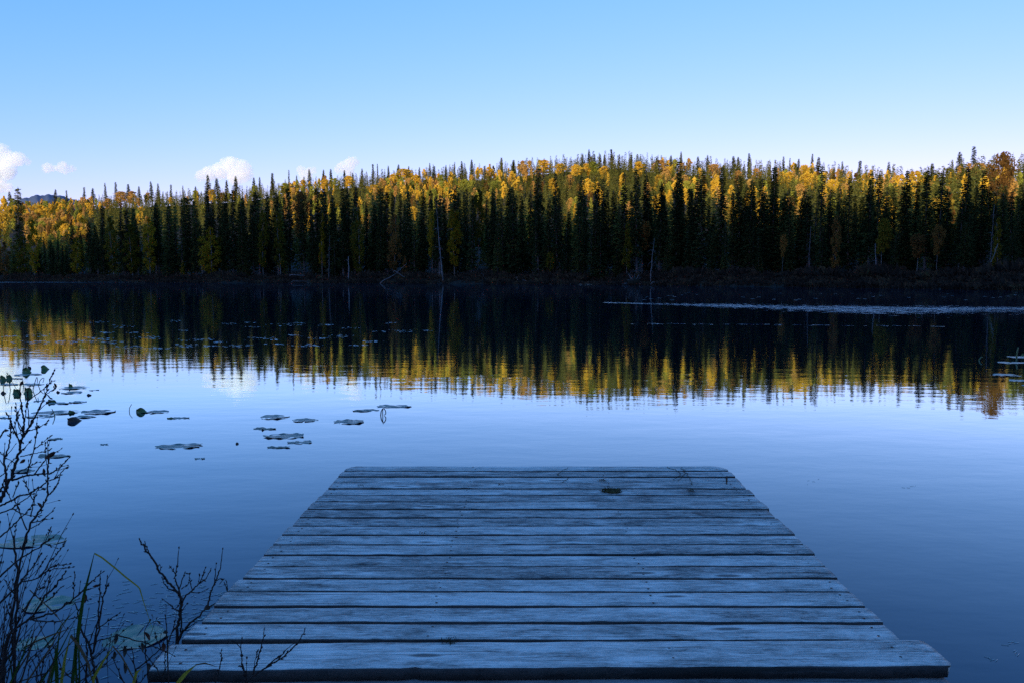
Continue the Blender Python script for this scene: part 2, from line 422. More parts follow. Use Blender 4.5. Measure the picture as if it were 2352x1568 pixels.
def decid(seed, h=14.0, rw=2.2, c0=0.35, nleaf=2600, ls=0.25, ncl=26, lump=0.22, kind_='oval'):
    r = np.random.default_rng(seed)
    tr = MB(); zz = np.linspace(-0.5, h * 0.93, 8)
    ph = r.uniform(0, 6)
    bx = 0.25 * np.sin(zz / h * 4 + ph) - 0.25 * math.sin(ph); by_ = 0.2 * np.cos(zz / h * 3 + ph) - 0.2 * math.cos(ph)
    pts = np.stack([bx, by_, zz], -1)
    tr.tube(pts, 0.16 * (1 - zz.clip(0) / h * 0.9) + 0.012, 6)
    cl = []
    for i in range(ncl):
        s = (i + r.uniform(0, 1)) / ncl
        z = h * (c0 + (1 - c0) * s * 0.96)
        if kind_ == 'oval': env = rw * math.sqrt(max(0.02, 1 - (2 * s - 0.95) ** 2)) * (1.0 if s < 0.6 else 0.95)
        elif kind_ == 'cone': env = rw * (1 - s) ** 0.75 + 0.2
        else: env = rw * (0.55 + 0.6 * s) * math.sqrt(max(0.03, 1 - max(0, (s - 0.7) / 0.3) ** 2))
        a = i * 2.4 + r.uniform(-0.7, 0.7); rad = env * r.uniform(0.2, 1.05)
        t0 = np.array([np.interp(z - rad * 0.8, zz, bx), np.interp(z - rad * 0.8, zz, by_), z - rad * 0.8])
        c = np.array([math.cos(a) * rad, math.sin(a) * rad, z])
        mid = (t0 + c) / 2 + np.array([0, 0, -0.15 * rad]) + r.normal(0, 0.08, 3)
        tr.tube([t0, mid, c], [0.05, 0.03, 0.010], 3)
        cl.append((c, env * r.uniform(0.22, 0.58) + 0.22))
    cc = np.array([c[0] for c in cl]); cr = np.array([c[1] for c in cl])
    idx = r.integers(0, ncl, nleaf)
    dirs = r.normal(0, 1, (nleaf, 3)); dirs /= np.linalg.norm(dirs, axis=1)[:, None]
    pos = cc[idx] + dirs * (cr[idx] * r.uniform(0.1, 1, nleaf) ** 0.6)[:, None] * np.array([1, 1, 0.85])
    e1 = r.normal(0, 1, (nleaf, 3)); e1 /= np.linalg.norm(e1, axis=1)[:, None]
    e2 = np.cross(e1, r.normal(0, 1, (nleaf, 3))); e2 /= np.linalg.norm(e2, axis=1)[:, None]
    s = ls * r.uniform(0.6, 1.3, nleaf)[:, None]
    V = np.stack([pos + e1 * s, pos - e1 * s * 0.5 + e2 * s * 0.8, pos - e1 * s * 0.5 - e2 * s * 0.8], 1).reshape(-1, 3)
    return V, np.arange(nleaf * 3).reshape(-1, 3), tr

# ---- hero variants (all about 20 m tall, scaled per tree)
SPV = []
specs = [dict(rb=2.2), dict(rb=1.8, ragged=0.45), dict(rb=2.5, droop=0.5), dict(rb=1.9, club=1, ragged=0.5, bare=0.12), dict(rb=1.6, bare=0.2, ragged=0.5),
         dict(rb=2.3, bare=0.05, droop=0.6), dict(rb=2.0, bare=0.22, ragged=0.5), dict(rb=2.6, bare=0.04, ragged=0.3), dict(rb=1.4, ragged=0.6, nb=6), dict(rb=2.0, bare=0.28, ragged=0.5)]
for i, sp in enumerate(specs):
    V, T = spruce(40 + i, **{**dict(nb=8, k=3), **sp})
    cm = mk('spruce_crown', V, T, None, M['spruce'])
    cml = mk('spruce_crown_lit', V, T, None, M['sprucelit'])
    tb = spruce_trunk(i, bare=sp.get('bare', 0.1), dead=int(14 + 120 * sp.get('bare', 0.08)))
    SPV.append((cm, cml, tb.mesh('spruce_trunk', M['bark' if i % 3 else 'deadtwig'])))
dspecs = [dict(rw=2.2), dict(rw=1.8, c0=0.3), dict(rw=2.6, c0=0.45, kind_='fan'), dict(rw=1.6, c0=0.25, kind_='cone'), dict(rw=2.4, c0=0.3, kind_='oval'), dict(rw=2.0, c0=0.5, kind_='fan'), dict(rw=2.1, c0=0.12), dict(rw=1.7, c0=0.10, kind_='cone'), dict(rw=2.2, c0=0.18, kind_='fan')]
DCV = {}
for i, sp in enumerate(dspecs):
    V, T, tr = decid(80 + i, **sp)
    tm = tr.mesh('aspen_trunk', M['palebark'], True)
    for mn in ('gold', 'orange', 'lime', 'olive', 'rust', 'amber'):
        DCV[(i, mn)] = (mk('aspen_crown_' + mn, V, T, None, M[mn]), tm)
# low-poly stock for the mass of the wood
LOWS = [spruce(200 + i, h=20, rb=rb, step=0.8, nb=6, k=1, big=2.3, bare=0.08, sag=0.4) for i, rb in enumerate((2.1, 2.5, 1.8, 2.7))]
LOWD = [decid(300 + i, nleaf=420, ls=0.62, **sp) for i, sp in enumerate(dspecs[:4])]

# wood on the hill behind the camera: never seen, added to make its shade edge jagged
vb, tb_, n = [], [], 0
rb_ = np.random.default_rng(5)
for i in range(560):
    X = rb_.uniform(-700, 250); Y = -SHADOW_R + rb_.uniform(-14, 8)
    V, T = LOWS[i % 4]; sc = rb_.uniform(0.35, 0.65)
    a = rb_.uniform(0, 6.28); R = np.array([[math.cos(a), -math.sin(a), 0], [math.sin(a), math.cos(a), 0], [0, 0, 1]])
    vb.append((V @ R.T) * np.array([sc * 1.3, sc * 1.3, sc]) + np.array([X, Y, float(crest(X)) - 0.5])); tb_.append(T + n); n += len(V)
g = link('shade_wood_behind', mk('shade_wood_behind', np.concatenate(vb), np.concatenate(tb_), None, M['spruce'])); kind(g, 'stuff')
tag(g, 'unseen spruce wood on the hill behind, added to jag the shade edge', 'forest')

# ------------------------------------------------------------------ where the trees stand
def zoomxy(ox, lst): return [(ox + c * 0.2686, 298.6 + d * 0.2686) for c, d in lst]
LIT = zoomxy(0, [(183,485),(125,525),(500,505),(600,515),(752,487),(825,495),(933,450),(1020,443),(1130,460),(1218,480),(1328,437),(1380,455),(1485,465),(1588,475),(1695,480),(1803,380),(1886,412),(1960,428),(2036,390),(2190,405),(2240,400),(2345,385)])
LIT += zoomxy(574.2, [(218,367),(350,340),(415,387),(528,333),(648,337),(710,333),(822,340),(890,365),(973,328),(1062,288),(1105,287),(1198,303),(1278,293),(1365,307),(1462,318),(1547,278),(1587,308),(1680,297),(1752,270),(1818,265),(1900,250),(2005,303),(2152,235),(2250,255)])
LIT += zoomxy(1148.4, [(12,235),(113,253),(755,162),(945,162),(1008,205),(1108,207),(700,200),(1328,222),(1445,212),(1530,182),(1677,225),(1755,212),(1978,220),(2010,228),(2108,195),(800,205),(850,205),(880,210)])
LIT += zoomxy(1720.4, [(268,225),(320,237),(395,243),(508,200),(560,230),(765,265),(910,260),(1160,268),(1528,285),(1757,182),(1703,250),(1875,135),(2307,265)])
DARK = zoomxy(1148.4, [(335,300),(490,360),(720,380),(810,430),(885,400),(1062,355),(1170,310),(1235,360),(1505,240),(1540,390),(1660,360),(1720,330),(1880,300),(2040,375),(2120,420),(2185,400),(2325,300)])
DARK += zoomxy(1720.4, [(57,405),(195,295),(417,570),(605,290),(540,480),(840,390),(1018,345),(1087,355),(1338,325),(1285,460),(1390,425),(1500,325),(1600,340),(1800,300),(1960,330),(270,560),(730,600)])
DARK += [(484,432), (600, 440), (655, 452), (700, 455), (765, 448), (860, 470), (1025, 452), (1084, 446), (1130, 455), (1180, 430), (240, 470), (170, 500), (310, 478), (360, 462), (420, 455)]

trees = []
def add_tree(kd, x, Y, h, wf, **kw):
    X = tx(x) * Y
    trees.append(dict(kd=kd, x=float(x), X=float(X), Y=float(Y), h=float(h), w=float(wf), z=float(terr(X, Y)), **kw))
for x, y in LIT:
    for s in np.linspace(1.0, 0.12, 30):
        Y = Ds(x) + s * (Dr(x) - Ds(x)); zg = terr(tx(x) * Y, Y)
        hh = ztop(y, Y) - zg
        if 14 < hh < 22: break
    add_tree('spruce', x, Y, hh, RNG.uniform(1.05, 1.8), note='skyline')
for x, y in DARK:
    Y = Ds(x) + RNG.uniform(7, 20); zg = terr(tx(x) * Y, Y)
    add_tree('spruce', x, Y, min(ztop(y, Y) - zg, 36), RNG.uniform(0.8, 1.0), note='shore')
# shaded leafy trees along the shore: x, top, crown width in photo px, colour, label
BIR = [(485, 517, 52, 'amber', 'broad yellow-green birch standing alone in the shaded shore wood', 6, 0.12),
       (345, 500, 40, 'amber', 'lumpy olive-yellow birch in shade beside the tall green one', 8, 0.3),
       (176, 541, 30, 'amber', 'small amber birch with a thin white trunk by the shore', 0, 0.3),
       (262, 494, 34, 'olive', 'twin-topped yellow-olive birch halfway up the shaded wood', 0, 0.3),
       (305, 510, 40, 'olive', 'dark green leafy tree in shade between two yellow birches', 4, 0.2),
       (420, 597, 13, 'amber', 'very small orange-yellow sapling at the waterline', 3, 0.25),
       (825, 476, 36, 'olive', 'olive birch glowing dimly among black spruces', 6, 0.15),
       (905, 486, 34, 'rust', 'rust-brown tall narrow tree thinning out towards its foot', 6, 0.15),
       (993, 477, 20, 'amber', 'slim bright amber treetop set in the dark wood', 1, 0.4),
       (1045, 478, 42, 'amber', 'round amber tree below the ridge with a pale trunk', 0, 0.4),
       (740, 486, 18, 'amber', 'thin yellow column of leaves squeezed between spruces', 3, 0.3),
       (1097, 430, 38, 'olive', 'tall dim olive tree just under the sunlit ridge', 4, 0.4),
       (2025, 500, 48, 'olive', 'wide dull-yellow tree with a flat crown in the shaded wood', 2, 0.3),
       (2290, 493, 30, 'olive', 'slender yellow-green birch beside the leaning pale trunk', 7, 0.15),
       (2105, 535, 36, 'rust', 'sparse brown-leaved tree with twisted bare limbs', 5, 0.4),
       (2150, 515, 30, 'rust', 'brown tree top with a white forked stem', 2, 0.5),
       (58, 540, 46, 'olive', 'dull yellow bushy tree low on the shaded left slope', 0, 0.3),
       (14, 552, 30, 'rust', 'brown-gold tree at the very edge of the far left shore', 0, 0.3),
       (80, 500, 30, 'amber', 'amber tree half in shade below the lit grove', 4, 0.3),
       (930, 585, 16, 'rust', 'faint reddish shrub-like tree behind the fallen trunk', 3, 0.1),
       (1795, 535, 18, 'rust', 'small dim orange tree on a long bare stem', 5, 0.5),
       (1918, 492, 30, 'rust', 'dim rusty tree fading into the shaded spruces', 4, 0.3),
       (605, 480, 30, 'olive', 'dim yellow tree in the upper shade near the ridge', 0, 0.4),
       (645, 483, 34, 'olive', 'dark olive leafy tree next to a similar yellow one', 4, 0.3),
       (690, 440, 44, 'rust', 'orange-brown tree catching the last shade under the ridge', 2, 0.4),
       (1440, 508, 26, 'olive', 'greenish small tree deep in the black wood', 3, 0.2)]
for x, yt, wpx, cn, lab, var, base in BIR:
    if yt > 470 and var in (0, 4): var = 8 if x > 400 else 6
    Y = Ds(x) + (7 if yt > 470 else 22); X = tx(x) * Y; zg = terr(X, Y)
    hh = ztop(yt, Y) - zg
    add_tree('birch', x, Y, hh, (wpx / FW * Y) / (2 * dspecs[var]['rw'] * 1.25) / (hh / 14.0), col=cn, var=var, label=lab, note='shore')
# sunlit leafy trees on the hill: x, top, width px, colour, label
ASP = [(285, 440, 40, 'orange', 'orange tree with bare white stems rising over dark spruces'), (255, 455, 30, 'orange', 'orange-pink bushy tree below the bare white stems'), (310, 438, 34, 'orange', 'bright orange crown behind the white stems'),
       (20, 488, 44, 'gold', 'broadest glowing gold tree at the left end of the lit slope'), (50, 470, 34, 'gold', 'rounded gold tree above the broad one on the lit slope'), (95, 470, 36, 'gold', 'gold aspen with a slim crown over its white trunk'), (125, 468, 26, 'gold', 'yellow aspen beside the white trunk'), (18, 446, 26, 'gold', 'gold tree topping the far left skyline'),
       (150, 480, 26, 'orange', 'orange aspen tucked against a dark spruce'), (75, 490, 38, 'orange', 'salmon-brown aspen low on the lit slope'), (110, 500, 34, 'orange', 'brownish aspen at the edge of the shade'), (40, 455, 22, 'lime', 'greenish aspen near the left skyline'),
       (935, 388, 62, 'gold', 'largest golden tree of the middle ridge, several crowns wide'), (905, 400, 34, 'gold', 'golden tree half hidden by slim spruces'), (865, 424, 34, 'gold', 'warm gold crown just above the shade line'), (885, 412, 26, 'orange', 'orange crown beside the big golden tree'), (805, 404, 30, 'gold', 'golden tree on the ridge between the two small clouds'),
       (660, 420, 32, 'lime', 'lime-yellow tree on the ridge left of the orange one'), (700, 412, 22, 'gold', 'narrow gold tree on the ridge below the cloud'), (750, 412, 30, 'gold', 'yellow tree left of a dark pointed spruce'), (775, 408, 26, 'lime', 'yellow-lime tree right of a dark pointed spruce'),
       (1070, 412, 36, 'lime', 'bright lime tree glowing under the middle ridge'), (1140, 415, 36, 'lime', 'second lime-yellow tree below the ridge'), (1125, 382, 26, 'gold', 'small gold tree standing out on the skyline'), (1200, 368, 26, 'orange', 'pinkish orange treetop at the skyline'), (1175, 392, 24, 'gold', 'gold sliver between two spruces'),
       (1205, 378, 30, 'orange', 'orange crown left of the black spruce'), (1250, 366, 38, 'gold', 'tall gold tree right of the black spruce'), (1285, 376, 34, 'gold', 'gold tree in the middle of the long golden grove'), (1320, 378, 36, 'gold', 'dense gold tree in the long golden grove'), (1362, 370, 36, 'lime', 'yellow-green tree at the top of the golden grove'),
       (1345, 374, 30, 'gold', 'bright gold crown under the tallest thin spruce'), (1385, 380, 30, 'gold', 'gold crown at the right end of the golden grove'), (1270, 408, 26, 'gold', 'lower gold crown in the golden grove'), (1350, 408, 30, 'gold', 'lower gold crown behind a dark spruce tip'), (1305, 400, 24, 'orange', 'orange crown low in the golden grove'),
       (1465, 370, 36, 'gold', 'wide gold tree on the ridge past the pines'), (1510, 366, 40, 'orange', 'big orange-gold tree near the ridge top'), (1525, 385, 30, 'orange', 'orange tree under the big orange one'), (1510, 400, 32, 'gold', 'pale gold tree low behind black spruces'), (1562, 372, 22, 'orange', 'orange sliver left of a lit spruce'),
       (1638, 376, 36, 'orange', 'bright round orange tree alone in green forest'), (1632, 412, 20, 'gold', 'little yellow tree beneath the round orange one'), (1690, 390, 26, 'orange', 'orange treetop among olive pines'), (1570, 400, 28, 'orange', 'brown-orange tree behind two black spires'), (1588, 405, 16, 'gold', 'thin yellow tree behind a black spire'),
       (1730, 385, 26, 'orange', 'pinkish bare-branched aspen high on the hill'), (1715, 430, 18, 'gold', 'gold scrap seen between black spruces'), (1752, 438, 24, 'orange', 'orange-gold bush low between black spires'), (1805, 392, 36, 'gold', 'golden cottonwood left of the widest one'), (1848, 398, 44, 'gold', 'widest golden cottonwood of the right slope'),
       (1830, 420, 34, 'orange', 'amber cottonwood reaching down into the shade'), (1902, 412, 30, 'gold', 'bright yellow tree left of the jagged dark spruce'), (1928, 406, 32, 'gold', 'bright yellow tree touching the jagged dark spruce'), (2060, 398, 42, 'gold', 'airy yellow cottonwood against the sky'), (2095, 390, 44, 'gold', 'larger airy yellow cottonwood against the sky'),
       (2290, 348, 56, 'rust', 'tall orange-brown cottonwood with bare spreading limbs on the skyline'), (2255, 400, 34, 'gold', 'yellow tree beneath the tall brown cottonwood'), (2330, 390, 26, 'lime', 'pale yellow-green tree at the right skyline'), (2210, 396, 20, 'gold', 'gold tree hidden behind the tall right spruces'), (1015, 400, 26, 'lime', 'lime tree under slender spruces of the ridge'),
       (960, 400, 30, 'gold', 'gold crown at the right side of the biggest golden tree'), (590, 424, 20, 'lime', 'greenish yellow tree on the ridge under the big cloud'), (455, 436, 20, 'lime', 'small yellow tree on the ridge left of the big cloud'), (495, 434, 22, 'gold', 'gold tree at the foot of the tallest left spruce')]
for x, yt, wpx, cn, lab in ASP:
    for s in np.linspace(0.95, 0.15, 30):
        Y = Ds(x) + s * (Dr(x) - Ds(x)); zg = terr(tx(x) * Y, Y)
        hh = ztop(yt, Y) - zg
        if (12 if x < 2000 else 15) < hh < 18: break
    var = int(RNG.integers(0, 3)) if wpx > 28 else 1
    if x == 2290: var = 2; Y = Ds(x) + 45; hh = ztop(yt, Y) - terr(tx(x) * Y, Y)
    add_tree('aspen', x, Y, hh, (wpx / FW * Y) / (2 * dspecs[var]['rw'] * 1.15) / (hh / 14.0), col=cn, var=var, label=lab, note='slope')
NNOT = len(trees)

YF_X = [0, 100, 200, 300, 400, 480, 600, 700, 800, 900, 1000, 1100, 1200, 1300, 1400, 1500, 1600, 1700, 1800, 1900, 2000, 2100, 2200, 2352]
YF_Y = [560, 545, 515, 478, 458, 438, 434, 432, 428, 430, 434, 432, 424, 432, 430, 420, 426, 426, 430, 430, 428, 434, 428, 430]
birx = [(t['x'], t['w'] * dspecs[t['var']]['rw'] * 1.05 * t['h'] / 14 / t['Y'] * FW, t['Y'], yof(t['z'] + t['h'] * 0.1, t['Y'])) for t in trees if t['kd'] == 'birch']
rf = np.random.default_rng(21)
def decid_prob(x, s):
    if s < 0.16: return 0.018
    gr = mnoise.noise(Vector((x * 0.011, s * 3.1, 0.5)))
    p = 0.30 + 0.75 * gr
    if x < 220: p += 0.25
    if 220 < x < 640: p *= 0.25
    if 1380 < x < 1480: p *= 0.4
    if x > 1960: p *= 0.6
    return p
gy = 70.0
cell = 4.3
Ygrid = np.concatenate([np.arange(95, 300, cell), np.arange(300, 720, cell * 1.12)])
for Y0 in Ygrid:
    for X0 in np.arange(-0.70 * Y0, 0.70 * Y0, cell * (1.0 if Y0 < 330 else 1.1)):
        Y = Y0 + rf.uniform(-0.45, 0.45) * cell; X = X0 + rf.uniform(-0.45, 0.45) * cell
        x = XP(X, Y); ds, dr = Ds(x), Dr(x)
        if Y < ds + 4.5 or Y > dr + 25: continue
        s = (Y - ds) / (dr - ds)
        if rf.random() < 0.12: continue
        zg = float(terr(X, Y))
        if Y - ds < 34:
            yf = np.interp(x, YF_X, YF_Y); hmax = ztop(yf, Y) - zg
            h = hmax * (1.02 - 0.34 * rf.uniform(0, 1) ** 1.4)
            h = float(np.clip(h, 6, 30))
            if Y - ds < 9: h *= rf.uniform(0.45, 0.95)
        else:
            h = rf.uniform(8.0, 13.5)
            if x > 1950: h = rf.uniform(10, 15)
            if Y - ds < 80 and 230 < x: h = rf.uniform(13, 19) if x < 1350 else rf.uniform(11, 16.5)
        dec = rf.random() < decid_prob(x, s)
        bad = False
        for bx_, bw, bY, byb in birx:
            if abs(x - bx_) < bw + 7 and Y < bY + 3 and yof(zg + h, Y) < byb: bad = True
        if bad: continue
        if dec:
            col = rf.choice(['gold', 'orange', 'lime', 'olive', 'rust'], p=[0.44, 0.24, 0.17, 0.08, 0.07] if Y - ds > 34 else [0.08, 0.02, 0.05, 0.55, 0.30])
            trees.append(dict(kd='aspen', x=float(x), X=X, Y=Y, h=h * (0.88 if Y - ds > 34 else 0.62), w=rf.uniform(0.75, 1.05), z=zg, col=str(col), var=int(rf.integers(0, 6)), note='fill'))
        else:
            trees.append(dict(kd='spruce', x=float(x), X=X, Y=Y, h=h, w=rf.uniform(0.85, 1.5) if h < 17 else rf.uniform(0.65, 1.2), z=zg, note='fill'))

# what shows most of itself becomes an object of its own
BW = 4.0; NBIN = int(2900 / BW)
cur = np.full(NBIN, 700.0)
order = sorted(range(len(trees)), key=lambda i: trees[i]['Y'])
for i in order:
    t = trees[i]
    yt, yb = yof(t['z'] + t['h'], t['Y']), yof(t['z'], t['Y'])
    hw = (0.085 * t['h'] * t['w'] if t['kd'] == 'spruce' else 2.1 * t['w'] * t['h'] / 14) / t['Y'] * FW
    b0, b1 = int((t['x'] - hw + 250) / BW), int((t['x'] + hw + 250) / BW) + 1
    b0, b1 = max(b0, 0), min(b1, NBIN)
    vis = 0.0
    for b in range(b0, b1):
        xb = b * BW - 250 + BW / 2
        f = 1 - min(1, abs(xb - t['x']) / (hw + 0.01))
        top = yb + (yt - yb) * (min(1.0, 0.15 + 1.1 * f) if t['kd'] == 'spruce' else min(1.0, 0.55 + 0.6 * f))
        g_ = cur[b] - top
        if g_ > 0:
            vis += g_ * BW
            cur[b] = top + 0.10 * (cur[b] - top)
    if not (-10 < t['x'] < 2362): vis *= 0.3 if -40 < t['x'] < 2392 else 0.0
    t['vis'] = vis
for i, t in enumerate(trees):
    t['own'] = i < NNOT
def choose(kd, n):
    have = sum(1 for t in trees if t['kd'] in kd and t['own'])
    rest = sorted([t for t in trees if t['kd'] in kd and not t['own'] and t['vis'] > 0], key=lambda t: -t['vis'])
    for t in rest[:max(0, n - have)]: t['own'] = True
choose(('spruce',), 296)
choose(('aspen',), 230)

def is_lit(t):
    sz = shadow_z(t['X'], t['Y'])
    top, base = t['z'] + t['h'], t['z'] + t['h'] * 0.3
    return 'sunlit' if base > sz - 2 else ('half' if top > sz + 1.5 else 'shaded')
ORD = ['first', 'second', 'third', 'fourth', 'fifth', 'sixth', 'seventh', 'eighth', 'ninth', 'tenth', 'eleventh', 'twelfth', 'thirteenth', 'fourteenth', 'fifteenth', 'sixteenth', 'seventeenth', 'eighteenth', 'nineteenth', 'twentieth']
LANDS = [(20, 'broad gold tree'), (176, 'small amber birch'), (285, 'white-stemmed orange tree'), (345, 'lumpy olive birch'), (485, 'lone yellow-green birch'), (600, 'broad cloud'), (740, 'thin yellow column of leaves'), (825, 'dim olive birch'), (905, 'rust-brown narrow tree'), (1008, 'leaning pale snag'), (1097, 'tall dim olive tree'),
         (1238, 'first black spire'), (1345, 'golden grove centre'), (1463, 'dark shore root ball'), (1553, 'tallest black spire'), (1638, 'round orange tree'), (1773, 'black cottonwood-side spire'), (1848, 'widest golden cottonwood'), (1946, 'jagged dark spruce'), (2025, 'wide dull-yellow tree'), (2095, 'airy yellow cottonwood'), (2204, 'tallest spruce pair'), (2290, 'tall brown cottonwood')]
own = [t for t in trees if t['own']]
groups = {}
for t in own:
    if 'label' in t: continue
    l = is_lit(t)
    if t['kd'] == 'spruce':
        hh = 'tall' if t['h'] > 21 else ('small' if t['h'] < 13 else 'mid-sized')
        ph = {'sunlit': hh + ' sunlit olive spruce', 'half': hh + ' dark spruce with sunlit tip', 'shaded': hh + ' black spruce in full shade'}[l]
        if t['note'] == 'skyline': ph = hh + ' skyline spruce'
    else:
        cw = {'amber': 'amber', 'gold': 'golden', 'orange': 'orange', 'lime': 'lime-yellow', 'olive': 'olive-green', 'rust': 'rusty brown'}[t['col']]
        ph = cw + ' aspen ' + {'sunlit': 'in full sun', 'half': 'with sunlit top', 'shaded': 'in the shaded wood'}[l]
    lm = min(LANDS, key=lambda q: abs(q[0] - t['x']))
    side = 'right' if t['x'] >= lm[0] else 'left'
    t['ph'] = ph
    groups.setdefault((ph, lm, side), []).append(t)
for (ph, lm, side), ts in groups.items():
    ts.sort(key=lambda t: abs(t['x'] - lm[0]))
    for k, t in enumerate(ts):
        o_ = '' if len(ts) == 1 else ORD[min(k, 19)] + ' '
        t['label'] = f"{o_}{ph}, {side} of the {lm[1]}"
GR = {'spruce': 'spruces of the far shore and hill', 'aspen': 'autumn aspens on the far hill', 'birch': 'shaded leafy trees along the far shore'}
rp = np.random.default_rng(3)
mass_v = {'s': [], 'd': []}; mass_t = {'s': [], 'd': []}; mass_m = []; nn = {'s': 0, 'd': 0}
COLI = {'gold': 0, 'orange': 1, 'lime': 2, 'olive': 3, 'rust': 4}
nmass = 0
for t in trees:
    a = rp.uniform(0, 6.28)
    lit = is_lit(t)
    if t['own']:
        nm = {'spruce': 'spruce_tree', 'aspen': 'aspen_tree', 'birch': 'birch_tree'}[t['kd']]
        if t.get('x') == 2290 or 'cottonwood' in t['label'].split(' of ')[0] and t['note'] == 'slope': nm = 'cottonwood_tree'
        e = empty(nm, (t['X'], t['Y'], t['z'] - 0.15))
        e.rotation_euler = (rp.normal(0, 0.018), rp.normal(0, 0.018), a)
        if t['kd'] == 'spruce':
            sc = t['h'] / 20.0
            vi = int(rp.integers(0, len(SPV)))
            if t['note'] == 'shore' : vi = int(rp.choice([0, 1, 3, 5, 6, 8]))
            cm, cml, tm = SPV[vi]
            e.scale = (sc * t['w'] * 1.12, sc * t['w'] * 1.12, sc)
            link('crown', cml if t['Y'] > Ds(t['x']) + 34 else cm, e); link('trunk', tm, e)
        else:
            sc = t['h'] / 14.0
            cm, tm = DCV[(t['var'], t['col'])]
            e.scale = (sc * t['w'], sc * t['w'], sc)
            link('crown', cm, e); link('trunk', tm, e)
        tag(e, t['label'], nm.replace('_', ' '), GR[t['kd']])
    else:
        if t['vis'] <= 0 and not (t['Y'] - Ds(t['x']) < 30 and rp.random() < 0.5): continue
        if t['vis'] < 25 and rp.random() < 0.3: continue
        nmass += 1
        R = np.array([[math.cos(a), -math.sin(a), 0], [math.sin(a), math.cos(a), 0], [0, 0, 1]])
        if t['kd'] == 'spruce':
            V, T = LOWS[int(rp.integers(0, 4))]; sc = t['h'] / 20; k_ = 's'
            mass_m += []
        else:
            V, T, _tr = LOWD[t['var'] % 4]; sc = t['h'] / 14; k_ = 'd'
            mass_m.append(np.full(len(T), COLI[t['col']], np.int32))
        mass_v[k_].append((V @ R.T) * np.array([sc * t['w'], sc * t['w'], sc]) + np.array([t['X'], t['Y'], t['z']]))
        mass_t[k_].append(T + nn[k_]); nn[k_] += len(V)
print('trees', len(trees), 'own', len(own), 'mass', nmass, 'tris', nn['s'] // 3, nn['d'] // 3)
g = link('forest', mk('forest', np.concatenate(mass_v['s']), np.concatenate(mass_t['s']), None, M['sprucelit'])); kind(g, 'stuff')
tag(g, 'mass of smaller spruces filling the far hillside', 'forest')
g = link('aspen_grove', mk('aspen_grove', np.concatenate(mass_v['d']), np.concatenate(mass_t['d']), None, [M[k] for k in ('gold', 'orange', 'lime', 'olive', 'rust')], np.concatenate(mass_m))); kind(g, 'stuff')
tag(g, 'mass of autumn aspen crowns between the hillside spruces', 'forest')

# ------------------------------------------------------------------ shoreline: brush, sedge, logs, snags
rs = np.random.default_rng(11)
V = []
for i in range(3800):
    x = rs.uniform(-60, 2420)
    off = rs.uniform(-3.0, 8) ; Y = Ds(x) + off; X = tx(x) * Y; z = max(0.0, float(terr(X, Y)))
    hh = rs.uniform(0.5, 1.5) * (1 if off < 3 else 1.8) * (0.6 + 0.7 * abs(math.sin(x * 0.021) * math.sin(x * 0.0083 + 1)))
    for j in range(9):
        a = rs.uniform(0, 6.28); r0 = rs.uniform(0, 0.5)
        bx0, by0 = X + math.cos(a) * r0, Y + math.sin(a) * r0
        l = rs.normal(0, 0.35, 2) * hh
        th = rs.uniform(0.05, 0.14)
        V.append([(bx0 - th, by0, z - 0.1), (bx0 + th, by0 + 0.03, z - 0.1), (bx0 + l[0], by0 + l[1], z + hh * rs.uniform(0.5, 1.1))])
        V.append([(bx0 + l[0] * 0.6, by0 + l[1] * 0.6, z + hh * 0.4), (bx0 + l[0] + rs.normal(0, .25), by0 + l[1], z + hh * rs.uniform(0.5, 0.9)), (bx0 + l[0] * 0.8 + rs.normal(0, .2), by0 + l[1] + .1, z + hh * rs.uniform(0.6, 1.05))])
V = np.array(V).reshape(-1, 3)
g = link('shore_brush', mk('shore_brush', V, np.arange(len(V)).reshape(-1, 3), None, M['brush'])); kind(g, 'stuff')
tag(g, 'brown leafless brush and sedge along the far waterline', 'brush')
V = []
for (x0, x1, n) in ((1262, 1400, 420), (640, 668, 60), (700, 730, 90), (1600, 1640, 60), (200, 420, 120), (1690, 1800, 80), (2200, 2352, 120), (940, 1000, 60), (0, 2352, 650)):
    for i in range(n):
        x = rs.uniform(x0, x1); Y = Ds(x) - rs.uniform(0.3, 1.9); X = tx(x) * Y
        hh = rs.uniform(0.08, 0.45); lx = rs.normal(0, 0.25)
        V.append([(X - .04, Y, -0.02), (X + .04, Y, -0.02), (X + lx, Y + rs.normal(0, .1), hh)])
V = np.array(V).reshape(-1, 3)
g = link('pale_reeds', mk('pale_reeds', V, np.arange(len(V)).reshape(-1, 3), None, M['reed'])); kind(g, 'stuff')
tag(g, 'pale bleached reeds standing in the water at the far shore', 'reeds')

